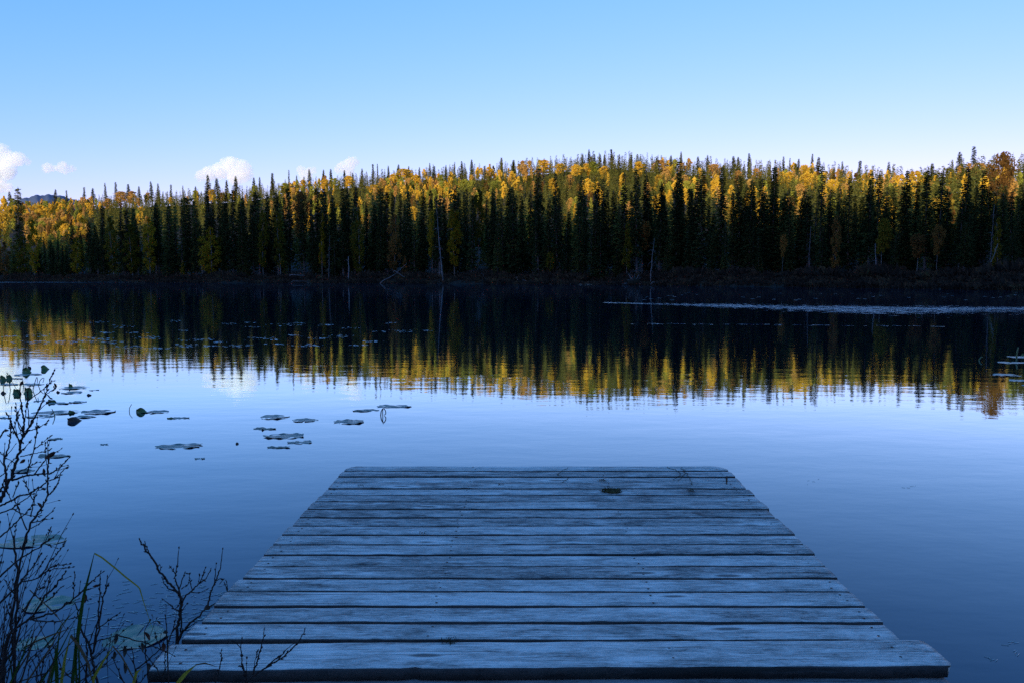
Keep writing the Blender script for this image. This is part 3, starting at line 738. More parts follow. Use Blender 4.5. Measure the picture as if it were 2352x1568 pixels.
def log_thing(name, pts_px, Ydist, r0, r1, label, cat, twigs=6, group=None, mt='deadwood', seed=1, zsnap=True):
    """a dead trunk through photo points at a distance, with broken side twigs"""
    r = np.random.default_rng(seed)
    P = [np.array(P2W(x, y, Ydist + dY)) for x, y, dY in pts_px]
    base = P[0].copy(); base[2] = max(base[2], 0.0) if zsnap else base[2]
    e = empty(name, tuple(base))
    P = [p - base for p in P]
    b = MB()
    ts = np.linspace(0, len(P) - 1, 9)
    r0 *= 0.62; r1 *= 0.62
    pts = np.stack([np.interp(ts, range(len(P)), [p[k] for p in P]) for k in range(3)], -1) + r.normal(0, r0 * 0.25, (9, 3))
    if zsnap: pts[0, 2] -= 0.5
    b.tube(pts, np.linspace(r0, r1, 9), 6)
    link('trunk', b.mesh('dead_trunk', M[mt], True), e)
    if twigs:
        b = MB()
        for i in range(twigs):
            q = r.integers(1, 8); a = r.normal(0, 1, 3); a /= np.linalg.norm(a)
            L = r.uniform(0.3, 1.2) * (0.6 + r0 / 0.2)
            b.tube([pts[q], pts[q] + a * L * 0.5, pts[q] + a * L + [0, 0, -0.2 * L]], [r0 * 0.3, r0 * 0.2, r0 * 0.06], 3)
        link('branch_stub', b.mesh('branch_stub', M[mt]), e)
    tag(e, label, cat, group)
    return e
LOGG = 'dead wood along the far shore'
log_thing('dead_tree', [(1018, 642, 0), (1013, 600, .5), (1007, 540, 1), (1003, 480, 1.5)], 222, 0.34, 0.05, 'leaning pale snag with a flared root foot at the waterline', 'dead tree', 26, LOGG, seed=2)
log_thing('dead_tree', [(1494, 645, 0), (1497, 600, .2), (1503, 548, .5)], 178, 0.19, 0.04, 'upright grey dead trunk beside the root ball', 'dead tree', 22, LOGG, seed=3)
log_thing('dead_tree', [(800, 640, 3), (801, 622, 3), (800, 590, 3)], 236, 0.30, 0.2, 'broken grey stump standing in brush', 'dead tree', 4, LOGG, seed=4)
log_thing('fallen_log', [(870, 650, 0), (905, 632, 1), (935, 605, 4)], 229, 0.16, 0.06, 'thin fallen trunk leaning from the water up into brush', 'fallen log', 8, LOGG, seed=5)
log_thing('fallen_log', [(903, 620, 2), (930, 638, 1)], 228, 0.14, 0.07, 'pale broken branch sloping down beside the thin leaning trunk', 'fallen log', 5, LOGG, seed=6)
log_thing('fallen_log', [(665, 631, 0), (700, 633, 0)], 242, 0.18, 0.1, 'pale log lying level on the bank above the water', 'fallen log', 5, LOGG, seed=7)
log_thing('fallen_log', [(668, 645.5, 0), (712, 646.5, 0)], 236, 0.09, 0.05, 'white driftwood log lying in the shallows', 'fallen log', 5, LOGG, seed=8)
log_thing('fallen_log', [(1298, 616, 5), (1310, 603, 5), (1319, 592, 5)], 199, 0.22, 0.14, 'thick brown trunk fallen diagonally between spruces', 'fallen log', 3, LOGG, mt='bark', seed=9)
log_thing('fallen_log', [(1495, 648, 0), (1523, 649.5, 0)], 172, 0.13, 0.06, 'long pale log lying right of the root ball', 'fallen log', 5, LOGG, seed=10)
log_thing('fallen_log', [(1200, 642, 0), (1217, 649, 0)], 204, 0.11, 0.05, 'short pale stick dipping into the water', 'fallen log', 3, LOGG, seed=11)
log_thing('fallen_log', [(1185, 633, 0), (1193, 650, 0)], 206, 0.08, 0.04, 'thin grey pole leaning over the waterline', 'fallen log', 2, LOGG, seed=12)
log_thing('fallen_log', [(1105, 625, 0), (1118, 645, 0)], 215, 0.10, 0.04, 'forked grey branch hanging over the shore', 'fallen log', 6, LOGG, seed=13)
log_thing('dead_tree', [(2265, 628, 0), (2282, 590, 0), (2292, 560, 0)], 113, 0.10, 0.05, 'slanting white trunk at the right shore', 'dead tree', 7, LOGG, seed=14)
log_thing('dead_tree', [(2272, 640, 1), (2277, 560, 1), (2284, 470, 1)], 118, 0.16, 0.04, 'tall thin grey dead trunk behind the slanting white one', 'dead tree', 40, LOGG, mt='deadtwig', seed=15)
log_thing('dead_tree', [(2011, 656, 1), (2012, 600, 1), (2010, 560, 1)], 131, 0.14, 0.07, 'bare straight trunk rising from the water below the dull-yellow tree', 'dead tree', 6, LOGG, seed=16)
log_thing('dead_tree', [(1858, 650, 2), (1859, 590, 2), (1862, 520, 2)], 146, 0.18, 0.05, 'grey bristly dead spruce below the golden cottonwood', 'dead tree', 60, LOGG, mt='deadtwig', seed=17)
log_thing('dead_tree', [(1911, 645, 2), (1916, 590, 2), (1922, 520, 2)], 141, 0.16, 0.05, 'grey dead spruce with hanging twigs in the right wood', 'dead tree', 60, LOGG, mt='deadtwig', seed=18)
log_thing('dead_tree', [(1357, 645, 2), (1358, 590, 2), (1360, 520, 2)], 194, 0.2, 0.05, 'grey-stemmed dead spruce above the pale reeds', 'dead tree', 60, LOGG, mt='deadtwig', seed=19)
log_thing('dead_tree', [(755, 640, 2), (756, 600, 2), (757, 540, 2)], 246, 0.26, 0.05, 'tall grey dead trunk between the driftwood and the stump', 'dead tree', 50, LOGG, mt='deadtwig', seed=20)
# upturned root ball
rb2 = np.random.default_rng(31); p0 = np.array(P2W(1455, 651, 176)); p0[2] = 0
e = empty('root_ball', tuple(p0)); b = MB()
b.blob((0, 0, 0.6), (1.4, 0.8, 0.9), rb2, 0.35, 10, 7)
link('soil_clump', b.mesh('soil_clump', M['soil']), e)
for i in range(22):
    a = rb2.uniform(-0.2, 3.3); L = rb2.uniform(1.2, 2.6); b = MB() if i % 22 == 0 else b
    d = np.array([math.cos(a), rb2.uniform(-.3, .1), abs(math.sin(a)) + .1])
    b.tube([d * 0.6, d * L * .7 + rb2.normal(0, .15, 3) + [0, -.2, .2], d * L + rb2.normal(0, .2, 3) + [0, -.3, 0]], [0.08, 0.05, 0.015], 4)
link('roots', b.mesh('root', M['deadwood']), e)
tag(e, 'dark upturned root ball with pale roots at the waterline', 'root ball', LOGG)

# ------------------------------------------------------------------ clouds: dense white vapour
def cloud_mat():
    m, nt, out = mat('cloud_vapour')
    v = nd(nt, 'ShaderNodeVolumePrincipled', inp={'Color': (0.945, 1, 0.975, 1), 'Density': 0.012, 'Anisotropy': 0.0})
    nt.links.new(v.outputs[0], out.inputs['Volume'])
    return m
M['cloud'] = cloud_mat()
def cloud(blobs, label, seed, Y0=6500):
    r = np.random.default_rng(seed)
    c0 = np.array(P2W(blobs[0][0], blobs[0][1], Y0))
    b = MB()
    pxm = Y0 / FW
    for x, y, rad in blobs:
        c = np.array(P2W(x, y, Y0)) - c0 + np.array([0, r.uniform(-1, 1) * rad * pxm * 0.4, 0])
        b.blob(c, (rad * pxm,) * 3, None, 0, 16, 10)
        for j in range(16):
            d = r.normal(0, 1, 3); d /= np.linalg.norm(d); d[2] = abs(d[2]) * 0.9 - 0.15
            rr = rad * pxm * r.uniform(0.16, 0.48)
            b.blob(c + d * rad * pxm * 0.8, (rr, rr, rr), None, 0, 12, 8)
    me = b.mesh('cloud', M['cloud'])
    o = link('cloud', me, None, tuple(c0))
    md = o.modifiers.new('remesh', 'REMESH'); md.mode = 'VOXEL'; md.voxel_size = pxm * 1.7
    dg = bpy.context.evaluated_depsgraph_get()
    ev = o.evaluated_get(dg); me2 = bpy.data.meshes.new_from_object(ev)
    o.modifiers.clear()
    for v in me2.vertices:
        p = v.co / pxm
        n = mnoise.fractal(p * 0.13, 0.7, 2.2, 5) * 3.6
        v.co += v.normal * n * pxm if v.normal.length > 0 else v.co
    o.data = me2
    me2.materials.clear(); me2.materials.append(M['cloud'])
    tag(o, label, 'cloud', 'clouds low over the far hill')
    return o
cloud([(0, 352, 22), (-25, 345, 26), (24, 368, 20), (45, 366, 16), (10, 392, 22), (-20, 400, 26), (62, 372, 8), (-5, 425, 20), (18, 432, 12), (-40, 380, 30)], 'largest white cumulus, cut by the left edge of the sky', 1)
cloud([(112, 386, 11), (122, 388, 9), (103, 390, 7)], 'small white cloud puff right of the largest cloud', 2)
cloud([(148, 383, 11), (160, 388, 9), (138, 388, 9), (172, 390, 5), (150, 395, 8)], 'greyish small cloud puff next to the white one', 3)
cloud([(530, 382, 22), (552, 388, 22), (505, 393, 20), (480, 400, 18), (462, 404, 13), (560, 402, 18), (540, 408, 18), (513, 372, 8)], 'broad white cloud over the left ridge', 4)
cloud([(692, 392, 11), (705, 400, 13), (720, 392, 9), (698, 408, 11)], 'small cloud just above the ridge', 5)
cloud([(805, 376, 15), (790, 384, 14), (814, 372, 11), (775, 390, 9), (800, 390, 14)], 'compact white cloud rising behind the ridge', 6)

# ------------------------------------------------------------------ the dock
DZ = 0.38
def wood_mat(name, light, mid, dark, seed=0.0, moss=0.0):
    m, nt, out = mat(name)
    tc = nd(nt, 'ShaderNodeTexCoord'); oi = nd(nt, 'ShaderNodeObjectInfo')
    off = nd(nt, 'ShaderNodeCombineXYZ'); 
    nt.links.new(mth(nt, 'MULTIPLY', oi.outputs['Random'], 37.0), off.inputs[0]); nt.links.new(mth(nt, 'MULTIPLY', oi.outputs['Random'], 11.0), off.inputs[1])
    add = nd(nt, 'ShaderNodeVectorMath', operation='ADD'); nt.links.new(tc.outputs['Object'], add.inputs[0]); nt.links.new(off.outputs[0], add.inputs[1])
    def noi(sc, det=4.0, rgh=0.6, dist=0.0):
        mp = nd(nt, 'ShaderNodeMapping', inp={'Scale': sc}); nt.links.new(add.outputs[0], mp.inputs[0])
        n = nd(nt, 'ShaderNodeTexNoise', inp={'Scale': 1.0, 'Detail': det, 'Roughness': rgh, 'Distortion': dist}); nt.links.new(mp.outputs[0], n.inputs['Vector']); return n.outputs['Fac']
    # knots warp the grain
    mpk = nd(nt, 'ShaderNodeMapping', inp={'Scale': (2.6, 11.0, 4.0)}); nt.links.new(add.outputs[0], mpk.inputs[0])
    vor = nd(nt, 'ShaderNodeTexVoronoi', inp={'Scale': 1.0, 'Randomness': 1.0}); nt.links.new(mpk.outputs[0], vor.inputs['Vector'])
    kd = vor.outputs['Distance']
    core = nd(nt, 'ShaderNodeMapRange', inp={1: 0.19, 2: 0.11, 3: 0.0, 4: 1.0}); nt.links.new(kd, core.inputs[0])
    halo = nd(nt, 'ShaderNodeMapRange', inp={1: 0.42, 2: 0.19, 3: 0.0, 4: 1.0}); nt.links.new(kd, halo.inputs[0])
    sel = nd(nt, 'ShaderNodeSeparateColor'); nt.links.new(vor.outputs['Color'], sel.inputs[0])
    on = mth(nt, 'GREATER_THAN', sel.outputs[0], 0.55)
    core_ = mth(nt, 'MULTIPLY', core.outputs[0], on); halo_ = mth(nt, 'MULTIPLY', halo.outputs[0], on)
    grain = noi((4.5, 110.0, 30.0), 6.0, 0.72)
    fine = noi((26.0, 300.0, 60.0), 4.0, 0.75)
    blot = noi((4.5, 16.0, 4.0), 6.0, 0.75, 0.6)
    big = noi((0.7, 2.0, 1.0), 2.0)
    g = mth(nt, 'MULTIPLY', grain, 0.50)
    g = mth(nt, 'MULTIPLY_ADD', fine, 0.60, g)
    g = mth(nt, 'MULTIPLY_ADD', blot, 0.62, g)
    g = mth(nt, 'MULTIPLY_ADD', big, 0.30, g)
    g = mth(nt, 'SUBTRACT', g, 0.50)
    g = mth(nt, 'MULTIPLY_ADD', oi.outputs['Random'], 0.09, g)
    g = mth(nt, 'SUBTRACT', g, 0.02)
    g = mth(nt, 'MULTIPLY_ADD', halo_, 0.16, g)
    r = ramp(nt, g, [(0.36, dark), (0.46, mid), (0.55, tuple((a + b) / 2 for a, b in zip(mid, light))), (0.66, light)])
    # thin dark checks along the grain
    ck = noi((1.1, 150.0, 20.0), 2.0, 0.5)
    ckm = nd(nt, 'ShaderNodeMapRange', inp={1: 0.38, 2: 0.30, 3: 0.0, 4: 0.9}); nt.links.new(ck, ckm.inputs[0])
    blk = mth(nt, 'MAXIMUM', ckm.outputs[0], mth(nt, 'MULTIPLY', core_, 0.8))
    mx = nd(nt, 'ShaderNodeMix', data_type='RGBA'); nt.links.new(blk, mx.inputs[0]); nt.links.new(r.outputs[0], mx.inputs[6]); mx.inputs[7].default_value = (0.022, 0.018, 0.014, 1)
    # greenish black algae and dirt in blotches of its own
    mo = noi((1.3, 5.0, 3.0), 4.0, 0.75, 0.4)
    mom = nd(nt, 'ShaderNodeMapRange', inp={1: 0.55, 2: 0.70, 3: 0.0, 4: 0.6 + moss}); nt.links.new(mo, mom.inputs[0])
    mx2 = nd(nt, 'ShaderNodeMix', data_type='RGBA'); nt.links.new(mom.outputs[0], mx2.inputs[0]); nt.links.new(mx.outputs[2], mx2.inputs[6]); mx2.inputs[7].default_value = (0.055, 0.055, 0.045, 1)
    p = nd(nt, 'ShaderNodeBsdfPrincipled', inp={'Roughness': 0.78, 'Specular IOR Level': 0.35})
    nt.links.new(mx2.outputs[2], p.inputs['Base Color'])
    hh = mth(nt, 'MULTIPLY_ADD', grain, 0.6, mth(nt, 'MULTIPLY', fine, 0.4))
    hh = mth(nt, 'SUBTRACT', hh, mth(nt, 'MULTIPLY', blk, 0.9))
    b = nd(nt, 'ShaderNodeBump', inp={'Strength': 0.8, 'Distance': 0.004}); nt.links.new(hh, b.inputs['Height']); nt.links.new(b.outputs[0], p.inputs['Normal'])
    nt.links.new(p.outputs[0], out.inputs[0])
    return m
M['plank'] = wood_mat('weathered_grey_planks', (0.70, 0.60, 0.50), (0.265, 0.226, 0.187), (0.045, 0.038, 0.032))
M['oldplank'] = wood_mat('damp_grey_planks', (0.28, 0.26, 0.24), (0.15, 0.135, 0.12), (0.05, 0.045, 0.04), moss=0.3)
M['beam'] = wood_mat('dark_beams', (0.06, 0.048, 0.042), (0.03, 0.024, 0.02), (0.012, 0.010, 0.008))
M['rust'] = rough('rusty_iron', [(0.3, (0.035, 0.018, 0.012)), (0.7, (0.10, 0.05, 0.03))], 80)

def plank_mesh(xl, xr, wdt, thick, seed, mt, back_round=(0, 0), front_round=(0, 0), nseg=110, rag=1.0):
    """board along X from y=0 to y=wdt, top at z=0; worn edges, eased corners"""
    r = np.random.default_rng(seed)
    prof = [(0, -thick), (0, -0.007), (0.0035, -0.0015), (0.015, 0.0), (wdt * 0.33, 0.0012), (wdt * 0.66, 0.0012), (wdt - 0.015, 0.0), (wdt - 0.0035, -0.0015), (wdt, -0.007), (wdt, -thick)]
    n = len(prof); t = np.linspace(0, 1, nseg)
    ph = r.uniform(0, 50, 6)
    def wob(x, p, a): return a * (np.sin(x * 1.7 + p) * 0.5 + np.array([mnoise.noise(Vector((float(v) * 4.3 + p, p, 0))) for v in x]) + 0.5 * np.array([mnoise.noise(Vector((float(v) * 17 + p, p, 3))) for v in x]))
    xs0 = xl + (xr - xl) * t
    wf, wb, wz = wob(xs0, ph[0], 0.0022 * rag), wob(xs0, ph[1], 0.0022 * rag), wob(xs0, ph[2], 0.002)
    chipf = np.clip(np.array([mnoise.noise(Vector((float(v) * 9 + ph[3], 7, ph[4]))) for v in xs0]) - 0.45, 0, 1) * 0.03 * rag
    V = np.zeros((nseg, n, 3))
    for j, (py, pz) in enumerate(prof):
        f = py / wdt
        def endshift(rd, side):
            br, fr_ = rd
            d = 0.0
            if br and py > wdt - br: d = br - math.sqrt(max(0, br * br - (py - (wdt - br)) ** 2))
            if fr_ and py < fr_: d = fr_ - math.sqrt(max(0, fr_ * fr_ - (fr_ - py) ** 2))
            return d
        a = xl + endshift((back_round[0], front_round[0]), 0) + r.uniform(-1, 1) * 0.0015
        b = xr - endshift((back_round[1], front_round[1]), 1) + r.uniform(-1, 1) * 0.0015
        V[:, j, 0] = a + (b - a) * t
        V[:, j, 1] = py + (wf + (chipf if f < 0.2 else 0)) * (1 - f) + wb * f
        V[:, j, 2] = pz + wz
    V = V.reshape(-1, 3)
    i = np.arange(nseg - 1)[:, None] * n; j = np.arange(n)[None]; j2 = (j + 1) % n
    Q = np.stack([i + j, i + n + j, i + n + j2, i + j2], -1).reshape(-1, 4)
    T = [(0, k, k + 1) for k in range(1, n - 1)] + [((nseg - 1) * n, (nseg - 1) * n + k + 1, (nseg - 1) * n + k) for k in range(1, n - 1)]
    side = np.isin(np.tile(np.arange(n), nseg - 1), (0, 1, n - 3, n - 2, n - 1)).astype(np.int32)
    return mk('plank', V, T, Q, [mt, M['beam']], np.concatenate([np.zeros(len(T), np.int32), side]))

dock = empty('dock', (0.1, 4.0, 0.0))
def dlink(name, me, loc, rot=(0, 0, 0), parent=None):
    o = link(name, me, dock, (loc[0] - 0.1, loc[1] - 4.0, loc[2])); o.rotation_euler = rot; return o
def DL(Y): return -1.19 + 0.022 * (Y - 2.74)
def DR_(Y): return 1.402 + 0.028 * (Y - 2.74)
JO = (-1.13, -0.31, 0.567, 1.345)
nb_ = MB(); nb_.blob((0, 0, 0), (0.0055, 0.0048, 0.0012), None, 0, 8, 4)
nail_me = nb_.mesh('nail', M['rust'], True)
rd = np.random.default_rng(17)
PW = 0.1457
def add_nails(pl, y0, wd, zt):
    for jx in JO:
        for fy in (0.27, 0.73):
            o = link('nail', nail_me, pl, (jx + 0.02 * (y0 - 2.7) + rd.uniform(-.012, .012), wd * fy + rd.uniform(-.012, .012), 0.0012))
for i in range(18):
    y0 = 2.738 + i * PW
    wd = PW - rd.uniform(0.007, 0.0145)
    xl, xr = DL(y0) + rd.uniform(-.008, .008), DR_(y0) + rd.uniform(-.009, .009)
    br = (0.115, 0.12) if i == 17 else ((0.03, 0.03) if i == 16 else (0.006, 0.006))
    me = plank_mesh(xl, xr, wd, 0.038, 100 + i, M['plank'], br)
    zt = DZ + rd.uniform(-0.0025, 0.0025)
    pl = dlink('plank', me, (0, y0, zt), (rd.normal(0, 0.006), 0, rd.normal(0, 0.0006)))
    add_nails(pl, y0, wd, zt)
# wide board across the landward end, overhanging at its far corner
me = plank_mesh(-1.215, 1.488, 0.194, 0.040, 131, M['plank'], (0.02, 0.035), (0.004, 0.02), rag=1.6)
pl = dlink('plank', me, (0, 2.524, DZ + 0.001), (0, 0, 0.012)); pl['label'] = 'wider end board overhanging its neighbours'
add_nails(pl, 2.53, 0.198, DZ)
# boards of the lower landing that starts below it
for k, (y0, z0, rz) in enumerate(((2.43, 0.335, 0.016), (2.27, 0.332, 0.012), (2.11, 0.330, 0.008), (1.95, 0.328, 0.004))):
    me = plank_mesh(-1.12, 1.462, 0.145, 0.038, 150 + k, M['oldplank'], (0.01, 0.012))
    pl = dlink('plank', me, (0, y0, z0), (0, 0, rz)); pl['label'] = 'damp darker board of the lower landing'
    add_nails(pl, y0, 0.145, z0)
def box_me(name, sx, sy, sz, mt):
    V = [(x, y, z) for x in (-sx / 2, sx / 2) for y in (-sy / 2, sy / 2) for z in (-sz, 0)]
    return mk(name, V, None, [(0, 1, 3, 2), (4, 6, 7, 5), (0, 4, 5, 1), (2, 3, 7, 6), (0, 2, 6, 4), (1, 5, 7, 3)], mt)
beam = box_me('beam', 0.04, 2.72, 0.14, M['beam'])
for jx in JO: dlink('beam', beam, (jx + 0.03, 3.965, DZ - 0.045), (0, 0, -0.022))
dlink('beam', box_me('cross_beam', 2.44, 0.04, 0.14, M['beam']), (0.17, 5.31, DZ - 0.046))
dlink('beam', box_me('cross_beam', 2.44, 0.04, 0.20, M['beam']), (0.13, 2.68, DZ - 0.047))
low = box_me('beam', 0.04, 0.62, 0.12, M['beam'])
for jx in JO: dlink('beam', low, (jx, 2.26, 0.288))
for px_, py_ in ((-1.05, 5.2), (1.36, 5.2), (-1.08, 3.9), (1.30, 3.9), (-1.1, 2.75), (1.28, 2.75)):
    b = MB(); b.tube([(0, 0, -1.2), (0, 0, 0.2), (0, 0, 0.325)], 0.055, 12)
    dlink('post', b.mesh('post', M['beam'], True), (px_, py_, 0))
tag(dock, 'weathered grey plank dock reaching out over the calm lake', 'dock')

# things lying on the dock
def fuzz(name, x, y, wpx, hgt, label, cat, n, mt, seed, Zd=DZ + 0.004, flat=0.5):
    r = np.random.default_rng(seed); c = ground(x, y, Zd); rr = wpx / 2 / 1765 * c[1]
    e = empty(name, c); b = MB()
    for i in range(n):
        a = r.uniform(0, 6.28); q = r.uniform(0, 1) ** 0.6
        p = np.array([math.cos(a) * q * rr, math.sin(a) * q * rr * 0.9, hgt * (1 - q) * r.uniform(0.1, 1)])
        d = r.normal(0, 1, 3) * np.array([1, 1, flat]); d /= np.linalg.norm(d); L = rr * r.uniform(0.15, 0.5)
        p2 = p + d * L; p2[2] = max(p2[2], 0.0015); pm = (p + p2) / 2 + r.normal(0, L * 0.15, 3); pm[2] = max(pm[2], 0.0015)
        b.tube([p, pm, p2], [0.0012, 0.0016, 0.0006], 3)
    if n > 60: b.blob((0, 0, 0), (rr * .75, rr * .6, hgt * .8), r, 0.3, 12, 5)
    o = link('fibre', b.mesh(name + '_fibre', M[mt]), e)
    if n > 60: kind(o, 'stuff')
    tag(e, label, cat, 'plant litter lying on the dock')
M['litter'] = foliage('plant_litter', [(0.0, (0.03, 0.022, 0.012)), (0.6, (0.075, 0.055, 0.028)), (1.0, (0.12, 0.10, 0.04))], 30, 0.1)
fuzz('moss_clump', 1405, 1127, 46, 0.018, 'dark matted moss clump, largest of the litter near the dock end', 'moss', 260, 'litter', 1)
fuzz('moss_clump', 1383, 1103, 18, 0.014, 'small brown tuft just beyond the large moss clump', 'moss', 50, 'litter', 2)
fuzz('moss_clump', 1588, 1126, 24, 0.006, 'thin flat scrap of brown weed on the fourth plank, right of the moss', 'plant scrap', 34, 'litter', 3)
fuzz('grass_tuft', 829, 1115, 20, 0.010, 'brown curled twig scrap near the left far corner of the dock', 'plant scrap', 12, 'litter', 4)
fuzz('grass_tuft', 972, 1222, 20, 0.006, 'faint tan tuft of dry grass in the middle of the planks', 'plant scrap', 16, 'litter', 5)
fuzz('moss_clump', 1030, 1440 + 31, 40, 0.004, 'black moss strip filling a gap between the near planks', 'moss', 40, 'litter', 6)
fuzz('moss_clump', 1150, 1112, 16, 0.004, 'pale speck of dry moss on a plank left of the large clump', 'moss', 14, 'litter', 7)
def strands(x0, y0, pts, r, label, seed):
    c = ground(x0, y0, DZ + 0.004); e = empty('weed_strand', c); b = MB()
    for pl_ in pts:
        P = [np.array(ground(x, y, DZ + 0.005)) - np.array(c) for x, y in pl_]
        rr = np.random.default_rng(seed)
        t = np.linspace(0, len(P) - 1, 14); Q_ = np.stack([np.interp(t, range(len(P)), [p[k] for p in P]) for k in range(3)], -1) + rr.normal(0, 0.004, (14, 3)) * [1, 1, 0.3]
        Q_[:, 2] = np.abs(Q_[:, 2])
        b.tube(Q_, r, 4)
    link('stem', b.mesh('weed_stem', M['litter']), e); tag(e, label, 'weed strand', 'plant litter lying on the dock')
zz = lambda lst: [((2200 + c / 3.136) * .57422, (1850 + d / 3.136) * .57422) for c, d in lst]
strands(1565, 1085, [zz([(1450, 45), (1600, 100), (1640, 150), (1560, 215)]), zz([(1640, 50), (1690, 130), (1620, 230)]), zz([(1680, 90), (1740, 180), (1800, 275)])], 0.0016, 'forked dark waterweed strands draped over the far planks', 3)
strands(1290, 1080, [zz([(230, 60), (120, 110), (90, 150), (150, 165)]), zz([(240, 180), (150, 245)])], 0.0014, 'wisp of brown weed across the first planks, left of the forked strands', 4)
# rusty eye bolt near the far right corner
c = ground(1669, 1111, DZ + 0.002); e = empty('eye_bolt', c)
b = MB(); b.tube([(0, 0, -0.02), (0, 0, 0.012)], 0.004, 8); link('shank', b.mesh('bolt_shank', M['rust'], True), e)
b = MB(); a = np.linspace(-0.5 * math.pi, 1.5 * math.pi, 18)
b.tube(np.stack([0.0045 * np.cos(a), 0.010 * np.cos(a), 0.030 + 0.020 * np.sin(a)], -1), 0.0036, 8); link('eye', b.mesh('bolt_eye', M['rust'], True), e)
tag(e, 'rusty iron eye bolt standing at the far right dock corner', 'eye bolt')

# ------------------------------------------------------------------ lily pads
def leafmat(name, c0, c1, rgh=0.35, spec=0.6, sc=14):
    m, nt, out = mat(name)
    tc = nd(nt, 'ShaderNodeTexCoord'); n = nd(nt, 'ShaderNodeTexNoise', inp={'Scale': sc, 'Detail': 5.0, 'Roughness': 0.65}); nt.links.new(tc.outputs['Object'], n.inputs['Vector'])
    r = ramp(nt, n.outputs['Fac'], [(0.35, c0), (0.65, c1)])
    p = nd(nt, 'ShaderNodeBsdfPrincipled', inp={'Roughness': rgh, 'Specular IOR Level': spec}); nt.links.new(r.outputs[0], p.inputs['Base Color'])
    b = nd(nt, 'ShaderNodeBump', inp={'Strength': 0.5, 'Distance': 0.006}); nt.links.new(n.outputs['Fac'], b.inputs['Height']); nt.links.new(b.outputs[0], p.inputs['Normal'])
    nt.links.new(p.outputs[0], out.inputs[0]); return m
M['pad'] = leafmat('wet_lily_pad', (0.06, 0.085, 0.055), (0.12, 0.15, 0.09), 0.35, 0.6)
M['padnear'] = leafmat('pale_green_lily_pad', (0.06, 0.11, 0.06), (0.13, 0.19, 0.09), 0.4, 0.5)
M['padold'] = leafmat('yellowed_lily_pad', (0.09, 0.08, 0.05), (0.15, 0.15, 0.08), 0.5)
M['leafdark'] = leafmat('dark_green_leaf', (0.045, 0.085, 0.016), (0.11, 0.15, 0.03), 0.5, 0.4)
M['leafbrown'] = leafmat('dead_brown_leaf', (0.03, 0.02, 0.015), (0.08, 0.05, 0.03), 0.7, 0.3)
M['stalk'] = leafmat('green_stalk', (0.06, 0.08, 0.02), (0.13, 0.14, 0.05), 0.5, 0.4)
fA = lambda c, d: (c / 4.704 * .57422, (1450 + d / 4.704) * .57422)
f1 = lambda c, d: (c / 2.24 * .57422, (1400 + d / 2.24) * .57422)
f2 = lambda c, d: (c / 2.145 * .57422, (2000 + d / 2.145) * .57422)
fM = lambda c, d: ((950 + c / 2.94) * .57422, (1550 + d / 2.94) * .57422)
fR = lambda c, d: ((3700 + c / 5.227) * .57422, (1300 + d / 5.227) * .57422)
GP = 'lily pads floating on the lake'
def pad(f, cx, cy, wc, sc, label, mt='pad', sy=0.8, seed=0, notch=None, wav=0.006, rim=0.5, low=0.0, rag=0.06, rot=None):
    """floating lily leaf: heart-shaped, notched, rippled so that the water covers part of it"""
    r = np.random.default_rng(seed * 7 + 3)
    x, y = f(cx, cy); c = ground(x, y, 0); R = wc / sc * .57422 / 2 / 1790 * c[1]
    nr, na = 9, 44
    na0 = r.uniform(0, 6.28) if notch is None else notch
    V = [(0, 0, 0.003)]; aa = na0 + np.linspace(0.10, 2 * math.pi - 0.10, na)
    p1, p2, p3 = r.uniform(0, 6.28, 3)
    for k in range(1, nr + 1):
        q = k / nr
        for a in aa:
            edge = 1 + rag * math.sin(a * 3 + p1) + rag * 0.5 * math.sin(a * 7 + p2) - 0.09 * math.exp(-((abs(((a - na0 + math.pi) % (2 * math.pi)) - math.pi)) / 0.35) ** 2)
            rr = R * q * edge
            z = 0.003 - low + wav * q * (math.sin(a * 2 + p3) * 0.7 + math.sin(a * 5 + p1) * 0.35 * q) + mnoise.noise(Vector((math.cos(a) * q * 3 + seed, math.sin(a) * q * 3, 0.3))) * wav * 1.1
            if q > 0.93: z += rim * 0.006 * (0.5 + 0.5 * math.sin(a * 9 + p2))
            V.append((math.cos(a) * rr, math.sin(a) * rr * sy, z))
    T = [(0, 1 + i, 2 + i) for i in range(na - 1)]
    Q = [(1 + (k - 1) * na + i, 1 + k * na + i, 2 + k * na + i, 2 + (k - 1) * na + i) for k in range(1, nr) for i in range(na - 1)]
    o = link('lily_pad', mk('lily_pad', V, T, Q, M[mt], smooth=True), None, c)
    if rot: o.rotation_euler = (0, 0, rot)
    tag(o, label, 'lily pad', GP); return o
